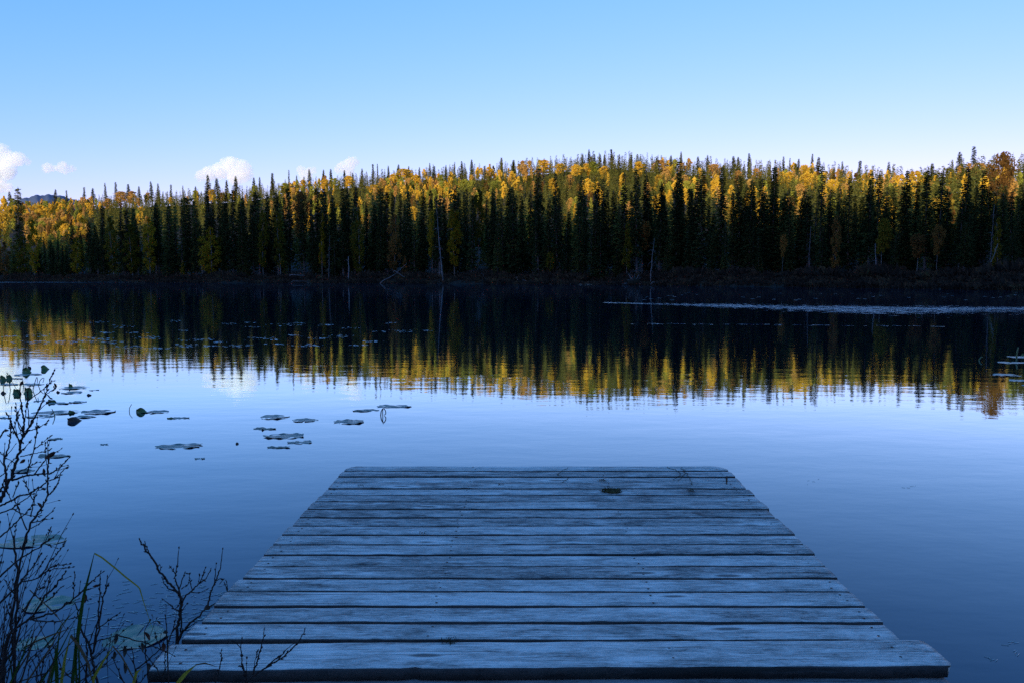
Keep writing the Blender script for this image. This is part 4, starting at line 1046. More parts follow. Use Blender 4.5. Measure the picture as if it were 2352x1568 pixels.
def upleaf(f, cx, cy, wc, hc, sc, label, mt='leafdark', seed=0, lean=0.25, fold=0.5, name='curled_leaf'):
    """a lily leaf that stands out of the water, bent over into a rough hood"""
    r = np.random.default_rng(seed + 50); x, y = f(cx, cy); c = ground(x, y, 0)
    k = .57422 / sc / 1790 * c[1]; W, Hh = wc * k / 2, hc * k
    nu, nv = 13, 9; V = []
    p1, p2 = r.uniform(0, 6.28, 2)
    for j in range(nv):
        v = j / (nv - 1)
        for i in range(nu):
            u = i / (nu - 1) * 2 - 1
            prof = math.sqrt(max(0.0, 1 - abs(u) ** 2.4))
            zz_ = Hh * v * (0.35 + 0.65 * prof) * (1 + 0.14 * math.sin(u * 4 + p1))
            yy = lean * Hh * math.sin(v * math.pi * 0.8) * 1.2 + fold * W * (u * u) * 0.8 + 0.12 * W * math.sin(u * 3 + p2 + v * 2)
            xx = W * u * (1 - 0.22 * v * v) + 0.08 * W * math.sin(v * 5 + p1)
            V.append((xx, yy, zz_ - 0.012))
    Q = [(j * nu + i, j * nu + i + 1, (j + 1) * nu + i + 1, (j + 1) * nu + i) for j in range(nv - 1) for i in range(nu - 1)]
    o = link(name, mk(name, V, None, Q, M[mt], smooth=True), None, c)
    md = o.modifiers.new('thickness', 'SOLIDIFY'); md.thickness = 0.002
    tag(o, label, 'curled leaf', 'curled lily leaves standing out of the water'); return o
def stalk(f, pts, label, rad=0.006, mt='stalk', base_i=0):
    P = [f(*p) for p in pts]; g0 = np.array(ground(*P[base_i], 0.0)); Yd = g0[1]
    W = [np.array(P2W(x, y, Yd)) - g0 for x, y in P]
    if base_i == 0: W[0][2] = -0.05
    t = np.linspace(0, len(W) - 1, 12); Q_ = np.stack([np.interp(t, range(len(W)), [w_[k] for w_ in W]) for k in range(3)], -1)
    b = MB(); b.tube(Q_, np.linspace(rad, rad * 0.75, 12), 6)
    o = link('lily_stalk', b.mesh('lily_stalk', M[mt], True), None, tuple(g0)); tag(o, label, 'stalk', 'bent lily stalks'); return o

pad(fA, 520, 225, 470, 4.704, 'narrow pad lying in front of the green hooded leaf with a stem', seed=1)
pad(fA, 290, 300, 230, 4.704, 'pale pad right of the two far left hooded leaves', seed=2)
pad(fA, 170, 410, 360, 4.704, 'wide pale pad at the left edge of the water, behind the paired green leaves', seed=3)
pad(fA, 600, 412, 400, 4.704, 'pale pad behind the two hooked stalks', seed=4)
pad(fA, 1390, 475, 520, 4.704, 'flat pad carrying a small upright curled scrap', seed=5)
pad(fA, 1350, 563, 390, 4.704, 'round pad just in front of the one with the upright scrap', seed=6)
pad(fA, 1775, 518, 180, 4.704, 'tiny pad fragment farthest right of the left cluster', seed=7, low=0.002)
pad(fA, 1130, 765, 420, 4.704, 'ragged pad touching the dome-shaped green leaf', seed=8, sy=0.6)
pad(fA, 1470, 745, 340, 4.704, 'ragged pad with one raised bump, right of the dome-shaped leaf', seed=9, sy=0.6)
pad(fA, 740, 720, 210, 4.704, 'small dim pad left of the dome-shaped green leaf', seed=10)
pad(fA, 1080, 940, 900, 4.704, 'largest long pad of the left cluster, half under water', seed=11, sy=0.55, low=0.001, rot=0.25)
pad(fA, 1850, 930, 640, 4.704, 'clean oval pad with a dark rim, right of the largest one', seed=12, sy=0.75, rim=1.2)
pad(fA, 760, 1015, 520, 4.704, 'broad pad behind the tall shrub stem', seed=13, sy=0.6)
pad(fA, 1600, 1020, 420, 4.704, 'jagged pad behind the black rolled leaf', seed=14, sy=0.6)
pad(fA, 100, 1040, 240, 4.704, 'thin pad at the left edge of the picture behind the twigs', seed=15, sy=0.7)
pad(f1, 1390, 553, 260, 2.24, 'broken pad around the lone hooded leaf', seed=16, sy=0.6)
pad(f1, 1620, 607, 150, 2.24, 'little pad right of the low green bud leaf', seed=17, sy=0.7)
pad(f1, 490, 797, 130, 2.24, 'small brown-edged pad between shrub twigs and open water', 'padold', seed=18, sy=0.7)
pad(f1, 480, 948, 280, 2.24, 'brownish ragged pad with a dark leaf lying on it', 'padold', seed=19, sy=0.6)
pad(f1, 195, 1085, 220, 2.24, 'dull pad fragment showing between shrub branches', 'padold', seed=20, sy=0.6)
pad(f1, 1610, 862, 400, 2.24, 'lone slender pad with a beaded rim in open water', seed=21, sy=0.55, rim=1.3, rot=0.2)
pad(f1, 1790, 972, 90, 2.24, 'scrap of pad nearly under water below the lone slender pad', seed=22, low=0.002)
pad(f1, 935, 845, 70, 2.24, 'tiny dark leaf sliver afloat left of the lone slender pad', seed=23, low=0.001)
pad(fM, 435, 347, 335, 2.94, 'oval notched pad farthest left of the middle cluster', seed=24, sy=0.8, notch=-0.2, rim=1.0)
pad(fM, 790, 385, 300, 2.94, 'ragged pad with two raised lobes behind the big notched one', seed=25, sy=0.7)
pad(fM, 325, 482, 260, 2.94, 'brownish torn pad with a dark upright tip', 'padold', seed=26, sy=0.6)
pad(fM, 555, 570, 480, 2.94, 'largest oval pad of the middle cluster with a toothed dark rim', seed=27, sy=0.62, notch=2.9, rim=1.6)
pad(fM, 735, 642, 290, 2.94, 'grey-green split pad below the toothed one', seed=28, sy=0.7)
pad(fM, 480, 702, 270, 2.94, 'thin brown pad nearest the dock in the middle cluster', 'padold', seed=29, sy=0.45)
pad(fM, 1320, 402, 350, 2.94, 'round rimmed pad with a small brown bud at its heart', seed=30, sy=0.85, rim=1.2)
pad(fM, 1500, 268, 320, 2.94, 'dark-tipped narrow pad behind the round rimmed pad', seed=31, sy=0.5)
pad(fM, 1840, 220, 410, 2.94, 'long pad beyond the looped stalk', seed=32, sy=0.5, rim=1.0)
pad(fR, 2000, 668, 560, 5.227, 'pale pad around the upright green stalk at the right edge', seed=33, sy=0.7)
pad(fR, 1830, 785, 640, 5.227, 'bright sky-reflecting pad below the right-hand stalk', seed=34, sy=0.6)
pad(fR, 1690, 1043, 590, 5.227, 'bright pad with a small bent tip, second nearest on the right', seed=35, sy=0.7)
pad(fR, 2000, 1160, 480, 5.227, 'bright pad touching the right edge of the picture', seed=36, sy=0.7)
pad(fR, 2150, 1262, 270, 5.227, 'nearest bright pad cut by the right edge of the picture', seed=37, sy=0.7)
pad(f2, 275, 355, 540, 2.145, 'large pale green pad glimpsed through the shrub, farthest of the near ones', 'padnear', seed=38, sy=0.62, wav=0.005, rot=0.15)
pad(f2, 410, 892, 430, 2.145, 'folded pale green pad behind the mid-height shrub twigs', 'padnear', seed=39, sy=0.8, wav=0.005)
pad(f2, 290, 1232, 330, 2.145, 'yellow-green pad low in the shrub tangle', 'padnear', seed=40, sy=0.8, wav=0.004)
pad(f2, 1165, 1175, 500, 2.145, 'largest heart-shaped pale green pad beside the dock', 'padnear', seed=41, sy=1.0, notch=1.6, wav=0.004)
upleaf(fA, 460, 190, 190, 110, 4.704, 'green hooded leaf with a thin stem rising behind it', seed=1)
upleaf(fA, 535, 110, 70, 60, 4.704, 'small brown curl on top of the green hooded leaf', 'leafbrown', seed=2)
upleaf(fA, 790, 130, 160, 90, 4.704, 'pointed folded leaf with jagged fins, farthest of the cluster', seed=3, fold=1.2)
upleaf(fA, 20, 330, 150, 100, 4.704, 'dark leaf hood cut by the left edge of the picture', seed=4)
upleaf(fA, 145, 305, 120, 95, 4.704, 'angular dark leaf next to the cut-off hood', seed=5)
upleaf(fA, 285, 590, 170, 115, 4.704, 'broad yellow-green hood, left one of the pair', seed=6)
upleaf(fA, 485, 590, 170, 150, 4.704, 'pointed yellow-green hood, right one of the pair', seed=7)
upleaf(fA, 45, 580, 120, 55, 4.704, 'low brown leaf mound at the left edge below the pair', 'leafbrown', seed=8)
upleaf(fA, 1300, 462, 80, 85, 4.704, 'small upright curled scrap on the flat pad', seed=9, fold=1.0)
upleaf(fA, 1080, 560, 90, 45, 4.704, 'small brown leaf knob trailing a thin stem', 'leafbrown', seed=10)
upleaf(fA, 1660, 615, 110, 45, 4.704, 'lone black leaf tip afloat right of the cluster', 'leafbrown', seed=11)
upleaf(fA, 940, 750, 180, 75, 4.704, 'smooth dome-shaped green leaf', seed=12)
upleaf(fA, 1320, 950, 150, 70, 4.704, 'yellowish curled leaf on the largest long pad', seed=13)
upleaf(fA, 1320, 1110, 300, 100, 4.704, 'black crumpled leaf, biggest dark shape of the cluster', 'leafbrown', seed=14, fold=0.9)
upleaf(f1, 1250, 558, 110, 48, 2.24, 'lone dark green hooded leaf right of the cluster', seed=15)
upleaf(f1, 1520, 612, 75, 20, 2.24, 'low green bud leaf right of the lone hooded leaf', seed=16)
upleaf(fM, 290, 500, 50, 28, 2.94, 'dark upright tip of the torn brownish pad', 'leafbrown', seed=17, fold=1.2)
upleaf(fM, 1420, 272, 90, 22, 2.94, 'black curled end of the narrow pad', 'leafbrown', seed=18)
upleaf(fM, 1345, 380, 40, 18, 2.94, 'small brown bud on the round rimmed pad', 'leafbrown', seed=19)
upleaf(fR, 2060, 640, 80, 60, 5.227, 'dark curled leaf at the right edge beside the upright stalk', seed=20)
stalk(fA, [(425, 90), (440, 50), (470, -10)], 'thin stem rising behind the green hooded leaf')
stalk(fA, [(205, 500), (160, 330), (125, 225)], 'straight green stalk leaning over the left pair of leaves')
stalk(fA, [(65, 520), (65, 440), (90, 260)], 'upright stalk at the left, next to the leaning green one')
stalk(fA, [(605, 515), (640, 420), (680, 290), (695, 262), (705, 300), (700, 380)], 'tall hooked stalk, left one of two')
stalk(fA, [(705, 430), (750, 330), (800, 285), (828, 280), (825, 320), (805, 372)], 'arching hooked stalk, right one of two')
stalk(fA, [(1055, 1010), (1010, 930), (975, 865)], 'short slanting stalk above the reed-like floating stem')
stalk(fA, [(445, 420), (430, 340), (415, 280)], 'short stalk above the pointed yellow-green hood')
stalk(f1, [(1155, 545), (1160, 515), (1180, 482)], 'thin curved stalk left of the lone hooded leaf', 0.005)
stalk(fM, [(1678, 325), (1690, 270), (1715, 236), (1740, 265), (1745, 300), (1728, 320)], 'looped brown stalk in front of the long pad', 0.007, 'leafbrown')
stalk(fM, [(1712, 335), (1706, 290), (1712, 240)], 'straight brown stalk inside the looped one', 0.006, 'leafbrown')
stalk(fR, [(1105, 738), (1150, 690), (1185, 655), (1200, 680)], 'bent pale stalk alone in dark water at the right', 0.012)
stalk(fR, [(1910, 690), (1925, 560), (1950, 460)], 'upright green stalk at the right edge', 0.018)
c = ground(*f1(2125, 838), 0); b = MB(); b.blob((0, 0, 0.003), (0.016, 0.016, 0.014), RNG, 0.1, 8, 6)
o = link('seed_pod', b.mesh('seed_pod', M['leafbrown'], True), None, c); tag(o, 'tiny round seed pod floating alone between two pad clusters', 'seed pod')

# far floating leaves, glinting flecks on dark water
rw = np.random.default_rng(61); V = []; T = []
CL = [(90,240,40),(480,330,90),(640,268,60),(780,325,60),(690,375,60),(840,382,40),(1060,335,60),(980,368,50),(1100,370,40),(1190,255,40),(1300,248,30),(1490,258,60),(1370,330,60),(1240,370,60),(1450,360,40),(1700,260,40),(1780,320,60),(1610,365,50),(1820,275,30),(1680,330,30),(1870,365,40),(2050,250,30),(2070,293,80),(1940,345,40),(1530,315,30),(180,350,70),(450,345,80),(600,350,60),(950,288,20),(60,320,40),(200,315,50),(330,350,50),(90,385,50),(1150,350,30),(550,300,30),(700,300,30),(2240,290,20),(1330,270,30),(360,250,20),(520,245,30),(910,240,20),(1560,250,30)]
for cx, cy, wd in CL:
    for i in range(int(wd / 3) + 6):
        x = (cx + rw.normal(0, wd * 0.7)) * .4395; y = 631.6 + (cy + rw.choice([-6, -2, 0, 3, 7]) * (1 if wd > 45 else 0.4) + rw.normal(0, 0.8)) * .4395
        c = np.array(ground(x, y, 0.004)); R = rw.uniform(0.010, 0.036)
        k0 = len(V); V.append(tuple(c))
        tl = rw.normal(0, 0.05, 2)
        for a in np.linspace(0, 5.9, 7):
            V.append((c[0] + R * math.cos(a) * 1.5, c[1] + R * math.sin(a), 0.004 + R * (tl[0] * math.cos(a) + tl[1] * math.sin(a))))
        T += [(k0, k0 + 1 + j, k0 + 2 + j) for j in range(6)]
for i in range(40):
    x = rw.uniform(1420, 2352); y = rw.uniform(672, 690)
    c = np.array(ground(x, y, 0.004)); R = 0.12; k0 = len(V); V.append(tuple(c))
    for a in np.linspace(0, 5.9, 7): V.append((c[0] + R * math.cos(a) * 1.5, c[1] + R * math.sin(a), 0.01))
    T += [(k0, k0 + 1 + j, k0 + 2 + j) for j in range(6)]
M['fleck'] = leafmat('glinting_floating_leaves', (0.34, 0.38, 0.37), (0.5, 0.54, 0.53), 0.45, 0.8)
g = link('floating_leaves', mk('floating_leaves', V, T, None, M['fleck'])); kind(g, 'stuff')
tag(g, 'scattered small leaves glinting on the dark far water', 'floating leaves')
# fine waterweed just breaking the surface near the bank
V = MB()
for i in range(800):
    x = rw.normal(520, 190); y = rw.normal(1415, 62)
    if y < 1335 or x < 130 or x > 860: continue
    c = np.array(ground(x, y, 0.0015)); L = rw.uniform(0.008, 0.05) * (2 if rw.random() < 0.12 else 1); a = rw.normal(0.25, 0.5)
    p2 = c + np.array([math.cos(a) * L, math.sin(a) * L, 0]); pm = (c + p2) / 2 + np.array([0, rw.normal(0, .004), 0.0015])
    V.tube([c, pm, p2], [0.0011, 0.0016, 0.0009], 3)
for x0, y0 in ((2310, 1478), (2335, 1500), (2290, 1515), (1085, 1292), (900, 1239), (1860, 1105), (2085, 1118)):
    for k in range(4):
        c = np.array(ground(x0 + rw.normal(0, 8), y0 + rw.normal(0, 4), 0.0015)); a = rw.uniform(0, 3); V.tube([c, c + [math.cos(a) * .03, math.sin(a) * .03, 0.001]], 0.001, 3)
M['weed'] = leafmat('pale_waterweed', (0.30, 0.38, 0.32), (0.5, 0.58, 0.5), 0.4, 0.6, 40)
g = link('waterweed', V.mesh('waterweed', M['weed'])); kind(g, 'stuff')
tag(g, 'fine pale waterweed threads breaking the surface beside the dock', 'waterweed')

# ------------------------------------------------------------------ bare shrubs at the near bank
M['twig'] = rough('dark_shrub_bark', [(0.3, (0.018, 0.012, 0.010)), (0.7, (0.05, 0.034, 0.028))], 60, bump=0.001)
M['redleaf'] = leafmat('dead_red_leaf', (0.06, 0.018, 0.012), (0.12, 0.04, 0.02), 0.6, 0.3)
fB = lambda c, d: (c / 3.136 * .57422, (1700 + d / 3.136) * .57422)
fC = lambda c, d: (c / 2.698 * .57422, (2150 + d / 2.698) * .57422)
fD = lambda c, d: ((450 + c / 2.698) * .57422, (2150 + d / 2.698) * .57422)
fE = lambda c, d: ((900 + c / 4.704) * .57422, (2450 + d / 4.704) * .57422)
rt = np.random.default_rng(77)
def stem(shrub, f, pts, wpx, Yd, seedtw=2, root=False, dY=0.0, kinks=True, col='twig'):
    """one branch of a shrub, drawn through photo points at its distance, with buds and side twigs"""
    o0 = np.array(shrub.location)
    P = [np.array(P2W(*f(*p), Yd + dY * i / max(1, len(pts) - 1))) for i, p in enumerate(pts)]
    if root:
        b0 = P[0].copy(); b0[2] = 0.02 if Yd < 2.6 else -0.15; b0[0] += 0.03 * rt.normal(); b0[1] += 0.02
        P = [b0] + P
    n = max(8, 4 * len(P)); t = np.linspace(0, len(P) - 1, n)
    Q_ = np.stack([np.interp(t, range(len(P)), [p[k] for p in P]) for k in range(3)], -1)
    rad0 = wpx / 2 / 1745 * Yd
    if kinks: Q_[1:] += rt.normal(0, rad0 * 0.35, (n - 1, 3))
    rads = np.linspace(rad0, rad0 * 0.42, n); rads[-1] *= 0.5
    b = MB(); b.tube(Q_ - o0, rads, 6)
    # buds
    for k in range(n // 3 + 1):
        i = int(rt.integers(n // 3, n)); d = Q_[min(i, n - 1)] - Q_[i - 1]; d = d / (np.linalg.norm(d) + 1e-9)
        sd = rt.normal(0, 1, 3); sd -= d * sd.dot(d); sd /= np.linalg.norm(sd)
        q = Q_[i] + sd * rads[i] * 0.8
        b.tube(np.array([q - d * 0.002, q + d * 0.003 + sd * 0.0015, q + d * 0.0075 + sd * 0.002]) - o0, [rads[i] * 0.5, 0.0021, 0.0004], 4)
    tip = Q_[-1]; d = Q_[-1] - Q_[-2]; d /= np.linalg.norm(d) + 1e-9
    b.tube(np.array([tip - d * 0.002, tip + d * 0.003, tip + d * 0.008]) - o0, [rads[-1] * 1.3, 0.0020, 0.0004], 4)
    for k in range(seedtw):
        i = int(rt.integers(n // 4, n - 1)); d = Q_[i + 1] - Q_[i]; d /= np.linalg.norm(d) + 1e-9
        s_ = rt.normal(0, 1, 3); s_[1] *= 0.5; s_ -= d * s_.dot(d); s_ /= np.linalg.norm(s_)
        L = rt.uniform(0.02, 0.075) * (Yd / 2.3); e_ = d * 0.85 + s_ * 0.6 + np.array([0, 0, 0.25]); e_ /= np.linalg.norm(e_)
        tp = np.array([Q_[i], Q_[i] + e_ * L * 0.5 + rt.normal(0, 0.002, 3), Q_[i] + e_ * L + np.array([0, 0, 0.15 * L])])
        b.tube(tp - o0, [rads[i] * 0.6, rads[i] * 0.45, 0.0006], 4)
        b.tube(np.array([tp[-1] - e_ * 0.002, tp[-1] + e_ * 0.002, tp[-1] + e_ * 0.007]) - o0, [0.0008, 0.0018, 0.0003], 4)
    link('branch', b.mesh('branch', M[col]), shrub)
def deadleaf(shrub, f, cx, cy, wc, hc, sc, Yd, mt='redleaf', ang=0.0, seed=0):
    o0 = np.array(shrub.location); c = np.array(P2W(*f(cx, cy), Yd)) - o0; k = .57422 / sc / 1745 * Yd
    L, W = max(wc, hc) * k, min(wc, hc) * k
    V = []; nn_ = 9
    for i in range(nn_):
        t = i / (nn_ - 1); hw = W / 2 * math.sin(math.pi * t) ** 0.8
        for s_ in (-1, 0, 1):
            p = np.array([(t - 0.5) * L, 0.35 * hw * abs(s_) + 0.1 * L * math.sin(t * 3), s_ * hw])
            V.append((p[0] * math.cos(ang) - p[2] * math.sin(ang), p[1], p[0] * math.sin(ang) + p[2] * math.cos(ang)))
    Q = [(i * 3 + j, i * 3 + j + 1, i * 3 + j + 4, i * 3 + j + 3) for i in range(nn_ - 1) for j in range(2)]
    o = link('dead_leaf', mk('dead_leaf', V, None, Q, M[mt], smooth=True), shrub, tuple(c))
    return o

sh = empty('bare_shrub', (-1.55, 2.3, 0.05)); YA = 2.3
STEMS = [(fB, [(0, 960), (60, 830), (100, 720), (160, 620), (200, 470), (235, 340), (265, 210), (290, 110), (285, 40)], 9, 3, 0),
 (fA, [(440, 1411), (450, 1200), (450, 1050), (420, 900), (390, 700), (375, 560), (375, 400)], 4.2, 1, 0),
 (fA, [(450, 1390), (560, 1200), (640, 1060), (700, 920), (740, 860), (800, 700), (850, 600), (880, 500), (930, 350), (980, 220), (1015, 165)], 4.6, 0, 0),
 (fA, [(530, 720), (650, 620), (780, 530), (880, 430), (960, 370), (1005, 340)], 2.2, 0, 0),
 (fA, [(545, 1200), (540, 1000), (515, 800), (510, 650), (550, 450)], 2.6, 0, 0),
 (fA, [(740, 890), (800, 830), (860, 770), (930, 740)], 2.0, 0, 0), (fA, [(870, 590), (1000, 500), (1040, 450)], 1.8, 0, 0), (fA, [(870, 590), (950, 665)], 1.8, 0, 0),
 (fA, [(330, 1411), (250, 1250), (200, 1130), (170, 1020), (135, 960)], 3.2, 1, 0), (fA, [(260, 1240), (300, 1120), (340, 1000), (350, 920), (385, 830)], 2.4, 0, 0),
 (fA, [(390, 1290), (340, 1130), (310, 1000), (290, 860)], 2.4, 0, 0), (fA, [(520, 1290), (640, 1250), (740, 1210), (830, 1160), (905, 1100)], 2.6, 1, 0),
 (fA, [(680, 1411), (695, 1280), (700, 1220), (685, 1160)], 2.6, 0, 0), (fA, [(200, 1411), (205, 1280), (190, 1210)], 2.2, 0, 0), (fA, [(0, 1390), (50, 1310), (105, 1260)], 2.4, 0, 0),
 (fA, [(450, 1200), (490, 900), (500, 780)], 2.6, 0, 0), (fA, [(300, 1360), (390, 1310), (520, 1270)], 2.0, 0, 0),
 (fB, [(70, 740), (75, 600), (50, 480), (60, 400), (110, 270), (130, 140), (130, 30)], 5.5, 3, 0), (fB, [(0, 1010), (120, 950), (250, 880), (370, 860), (480, 790), (590, 700), (700, 660), (760, 600), (820, 540)], 4.6, 3, 0),
 (fB, [(150, 690), (280, 640), (400, 615), (540, 615), (640, 600), (730, 540), (800, 480), (855, 410)], 5.0, 2, 0), (fB, [(430, 610), (500, 520), (570, 430), (640, 370), (770, 295)], 3.2, 1, 0),
 (fB, [(0, 1100), (150, 1040), (330, 920), (400, 860)], 3.6, 2, 0), (fB, [(340, 620), (390, 430), (430, 280), (455, 120), (480, 20)], 3.4, 1, 0), (fB, [(430, 300), (520, 230), (630, 135)], 2.4, 0, 0),
 (fB, [(255, 390), (330, 370), (450, 350), (560, 330), (630, 300)], 2.6, 1, 0), (fB, [(240, 330), (300, 290), (380, 205)], 2.6, 0, 0), (fB, [(210, 590), (330, 540), (400, 500), (490, 460)], 2.8, 1, 0),
 (fB, [(280, 1560), (330, 1380), (390, 1230), (480, 1090), (540, 1000), (590, 880), (600, 700), (600, 560), (620, 440)], 5.6, 2, 0), (fB, [(590, 890), (640, 850), (700, 790), (720, 720), (748, 655)], 2.6, 0, 0),
 (fB, [(390, 1290), (480, 1240), (560, 1180), (640, 1170)], 2.4, 0, 0), (fB, [(400, 1220), (520, 1190), (620, 1110), (680, 1050)], 3.0, 0, 0), (fB, [(340, 1310), (270, 1150), (220, 1010), (180, 930)], 3.2, 1, 0),
 (fB, [(150, 1040), (260, 1100), (380, 1130), (500, 1135)], 2.8, 0, 0), (fB, [(390, 1120), (420, 980), (460, 820), (540, 800)], 3.0, 1, 0), (fB, [(430, 960), (380, 870), (330, 740), (290, 650)], 2.6, 1, 0),
 (fB, [(0, 1400), (120, 1300), (230, 1180), (340, 1080), (420, 990)], 3.8, 2, 0), (fB, [(180, 1500), (190, 1350), (200, 1260)], 2.4, 0, 0), (fB, [(560, 1480), (620, 1340), (635, 1280)], 2.4, 0, 0), (fB, [(510, 1500), (600, 1450), (665, 1400)], 2.2, 0, 0),
 (fB, [(600, 700), (590, 500), (570, 350), (565, 230)], 2.0, 0, 0), (fB, [(600, 560), (605, 420), (592, 225)], 2.0, 0, 0), (fB, [(0, 830), (30, 760), (70, 640)], 5, 1, 0), (fB, [(160, 900), (200, 790), (230, 720)], 2.6, 0, 0), (fB, [(150, 960), (100, 850), (60, 790)], 2.2, 0, 0),
 (fB, [(0, 640), (60, 600), (130, 470), (190, 420)], 2.6, 1, 0), (fB, [(0, 330), (60, 400), (190, 470)], 2.6, 0, 0), (fB, [(0, 160), (40, 90), (70, 60)], 2.4, 0, 0), (fB, [(160, 0), (190, 120), (270, 210)], 3.4, 0, 0),
 (fC, [(150, 1568), (150, 1200), (180, 800), (200, 400), (240, 150), (290, 0)], 8, 5, 1), (fC, [(40, 1568), (60, 1200), (130, 900), (170, 600), (180, 200), (140, 0)], 9, 6, 1),
 (fC, [(0, 1400), (130, 1250), (160, 980), (330, 870), (450, 690), (480, 620), (560, 570), (650, 450), (715, 370)], 7, 3, 1), (fC, [(330, 880), (450, 840), (600, 800), (740, 700), (860, 600), (960, 500), (1030, 430), (1100, 370)], 5.0, 2, 0),
 (fC, [(790, 650), (800, 540), (805, 375)], 2.8, 0, 0), (fC, [(350, 880), (480, 900), (640, 900), (760, 870), (830, 850)], 3.6, 1, 0), (fC, [(700, 720), (820, 690), (900, 680), (965, 655)], 2.6, 0, 0),
 (fC, [(240, 800), (350, 640), (400, 560), (470, 540), (540, 360)], 3.6, 2, 0), (fC, [(500, 360), (590, 330), (700, 325), (785, 315)], 2.4, 0, 0), (fC, [(240, 470), (400, 440), (500, 360), (560, 310), (630, 290), (755, 280)], 3.6, 1, 0),
 (fC, [(420, 420), (510, 330), (520, 270), (600, 190), (650, 130), (695, 60)], 3.0, 1, 0), (fC, [(380, 400), (440, 290), (500, 200)], 2.4, 1, 0), (fC, [(850, 590), (960, 560), (1075, 510)], 2.4, 0, 0),
 (fC, [(480, 690), (560, 640), (620, 570), (670, 525)], 3.6, 0, 0), (fC, [(500, 640), (510, 540), (540, 420)], 3.4, 1, 0), (fC, [(0, 420), (120, 300), (250, 200), (400, 120), (480, 50), (560, 0)], 4.4, 2, 0), (fC, [(460, 50), (520, 75), (605, 105)], 2.0, 0, 0),
 (fC, [(200, 1568), (320, 1300), (480, 1180), (580, 1070)], 3.6, 1, 1), (fC, [(0, 700), (150, 560), (270, 420), (340, 330), (430, 180)], 4.6, 3, 0), (fC, [(150, 1568), (300, 1520), (500, 1450), (640, 1410)], 3.8, 1, 1), (fC, [(590, 1410), (570, 1300), (500, 1100), (400, 880)], 2.6, 1, 0)]
for k, (f, pts, wpx, tw, root) in enumerate(STEMS):
    stem(sh, f, pts, wpx, YA + 0.02 * ((k * 7) % 11 - 5), tw, bool(root))
# finer stems of the same shrub, crowding the corner
for k in range(46):
    x0 = rt.uniform(-60, 1) if k % 3 else rt.uniform(0, 230); xt = x0 + rt.normal(50, 50); yt = rt.uniform(1180, 1440) if x0 < 60 else rt.uniform(1420, 1520)
    ident = lambda a, b_: (a, b_)
    stem(sh, ident, [(x0, 1568), (x0 * 0.6 + xt * 0.4 + rt.normal(0, 12), 1568 * 0.6 + yt * 0.4), (xt, yt)], rt.uniform(2.2, 4.2), 2.15 + rt.uniform(-0.15, 0.3), 4, True)
for (f, cx, cy, wc, hc, sc, an) in ((fA, 590, 1100, 60, 90, 4.704, 1.2), (fA, 395, 385, 60, 110, 4.704, 0.9), (fA, 1035, 430, 50, 110, 4.704, 1.9), (fB, 625, 375, 170, 55, 3.136, 0.55), (fB, 543, 580, 40, 90, 3.136, 1.5), (fB, 495, 1005, 40, 95, 3.136, 2.2), (fC, 912, 650, 40, 120, 2.698, 1.55), (fC, 1035, 520, 80, 30, 2.698, 0.2), (fB, 280, 450, 90, 40, 3.136, 0.6), (fC, 600, 300, 40, 30, 2.698, 0.5), (fC, 600, 835, 50, 25, 2.698, 2.3)):
    deadleaf(sh, f, cx, cy, wc, hc, sc, YA - 0.02, ang=an)
tag(sh, 'large leafless shrub with swollen buds crowding the lower left corner', 'shrub', 'leafless shrubs of the near bank')

sh = empty('bare_shrub', (-0.95, 2.35, 0.05)); YB = 2.35
for (pts, wpx, tw, root) in (([(1050, 1568), (1010, 1350), (960, 1150), (880, 980), (840, 820), (815, 720)], 6.5, 1, 1), ([(1000, 1250), (1040, 1000), (1060, 850), (1070, 700), (1080, 500), (1083, 365)], 4.4, 0, 0), ([(1010, 1230), (1060, 1000), (1090, 800), (1110, 640), (1150, 540), (1160, 420)], 5.0, 1, 0),
     ([(1055, 975), (1130, 920), (1220, 850), (1285, 815)], 3.0, 0, 0), ([(930, 1568), (940, 1300), (930, 1080)], 6.5, 1, 1), ([(970, 1150), (1080, 1100), (1200, 1070), (1260, 1050)], 3.4, 1, 0), ([(970, 1110), (1030, 950)], 2.6, 0, 0), ([(1120, 600), (1170, 500)], 2.4, 0, 0), ([(1020, 1300), (1160, 1180), (1165, 1560)], 2.6, 1, 0)):
    stem(sh, fC, pts, wpx, YB, tw, bool(root))
tag(sh, 'slim leafless shrub with upright wands between the large one and the dock', 'shrub', 'leafless shrubs of the near bank')

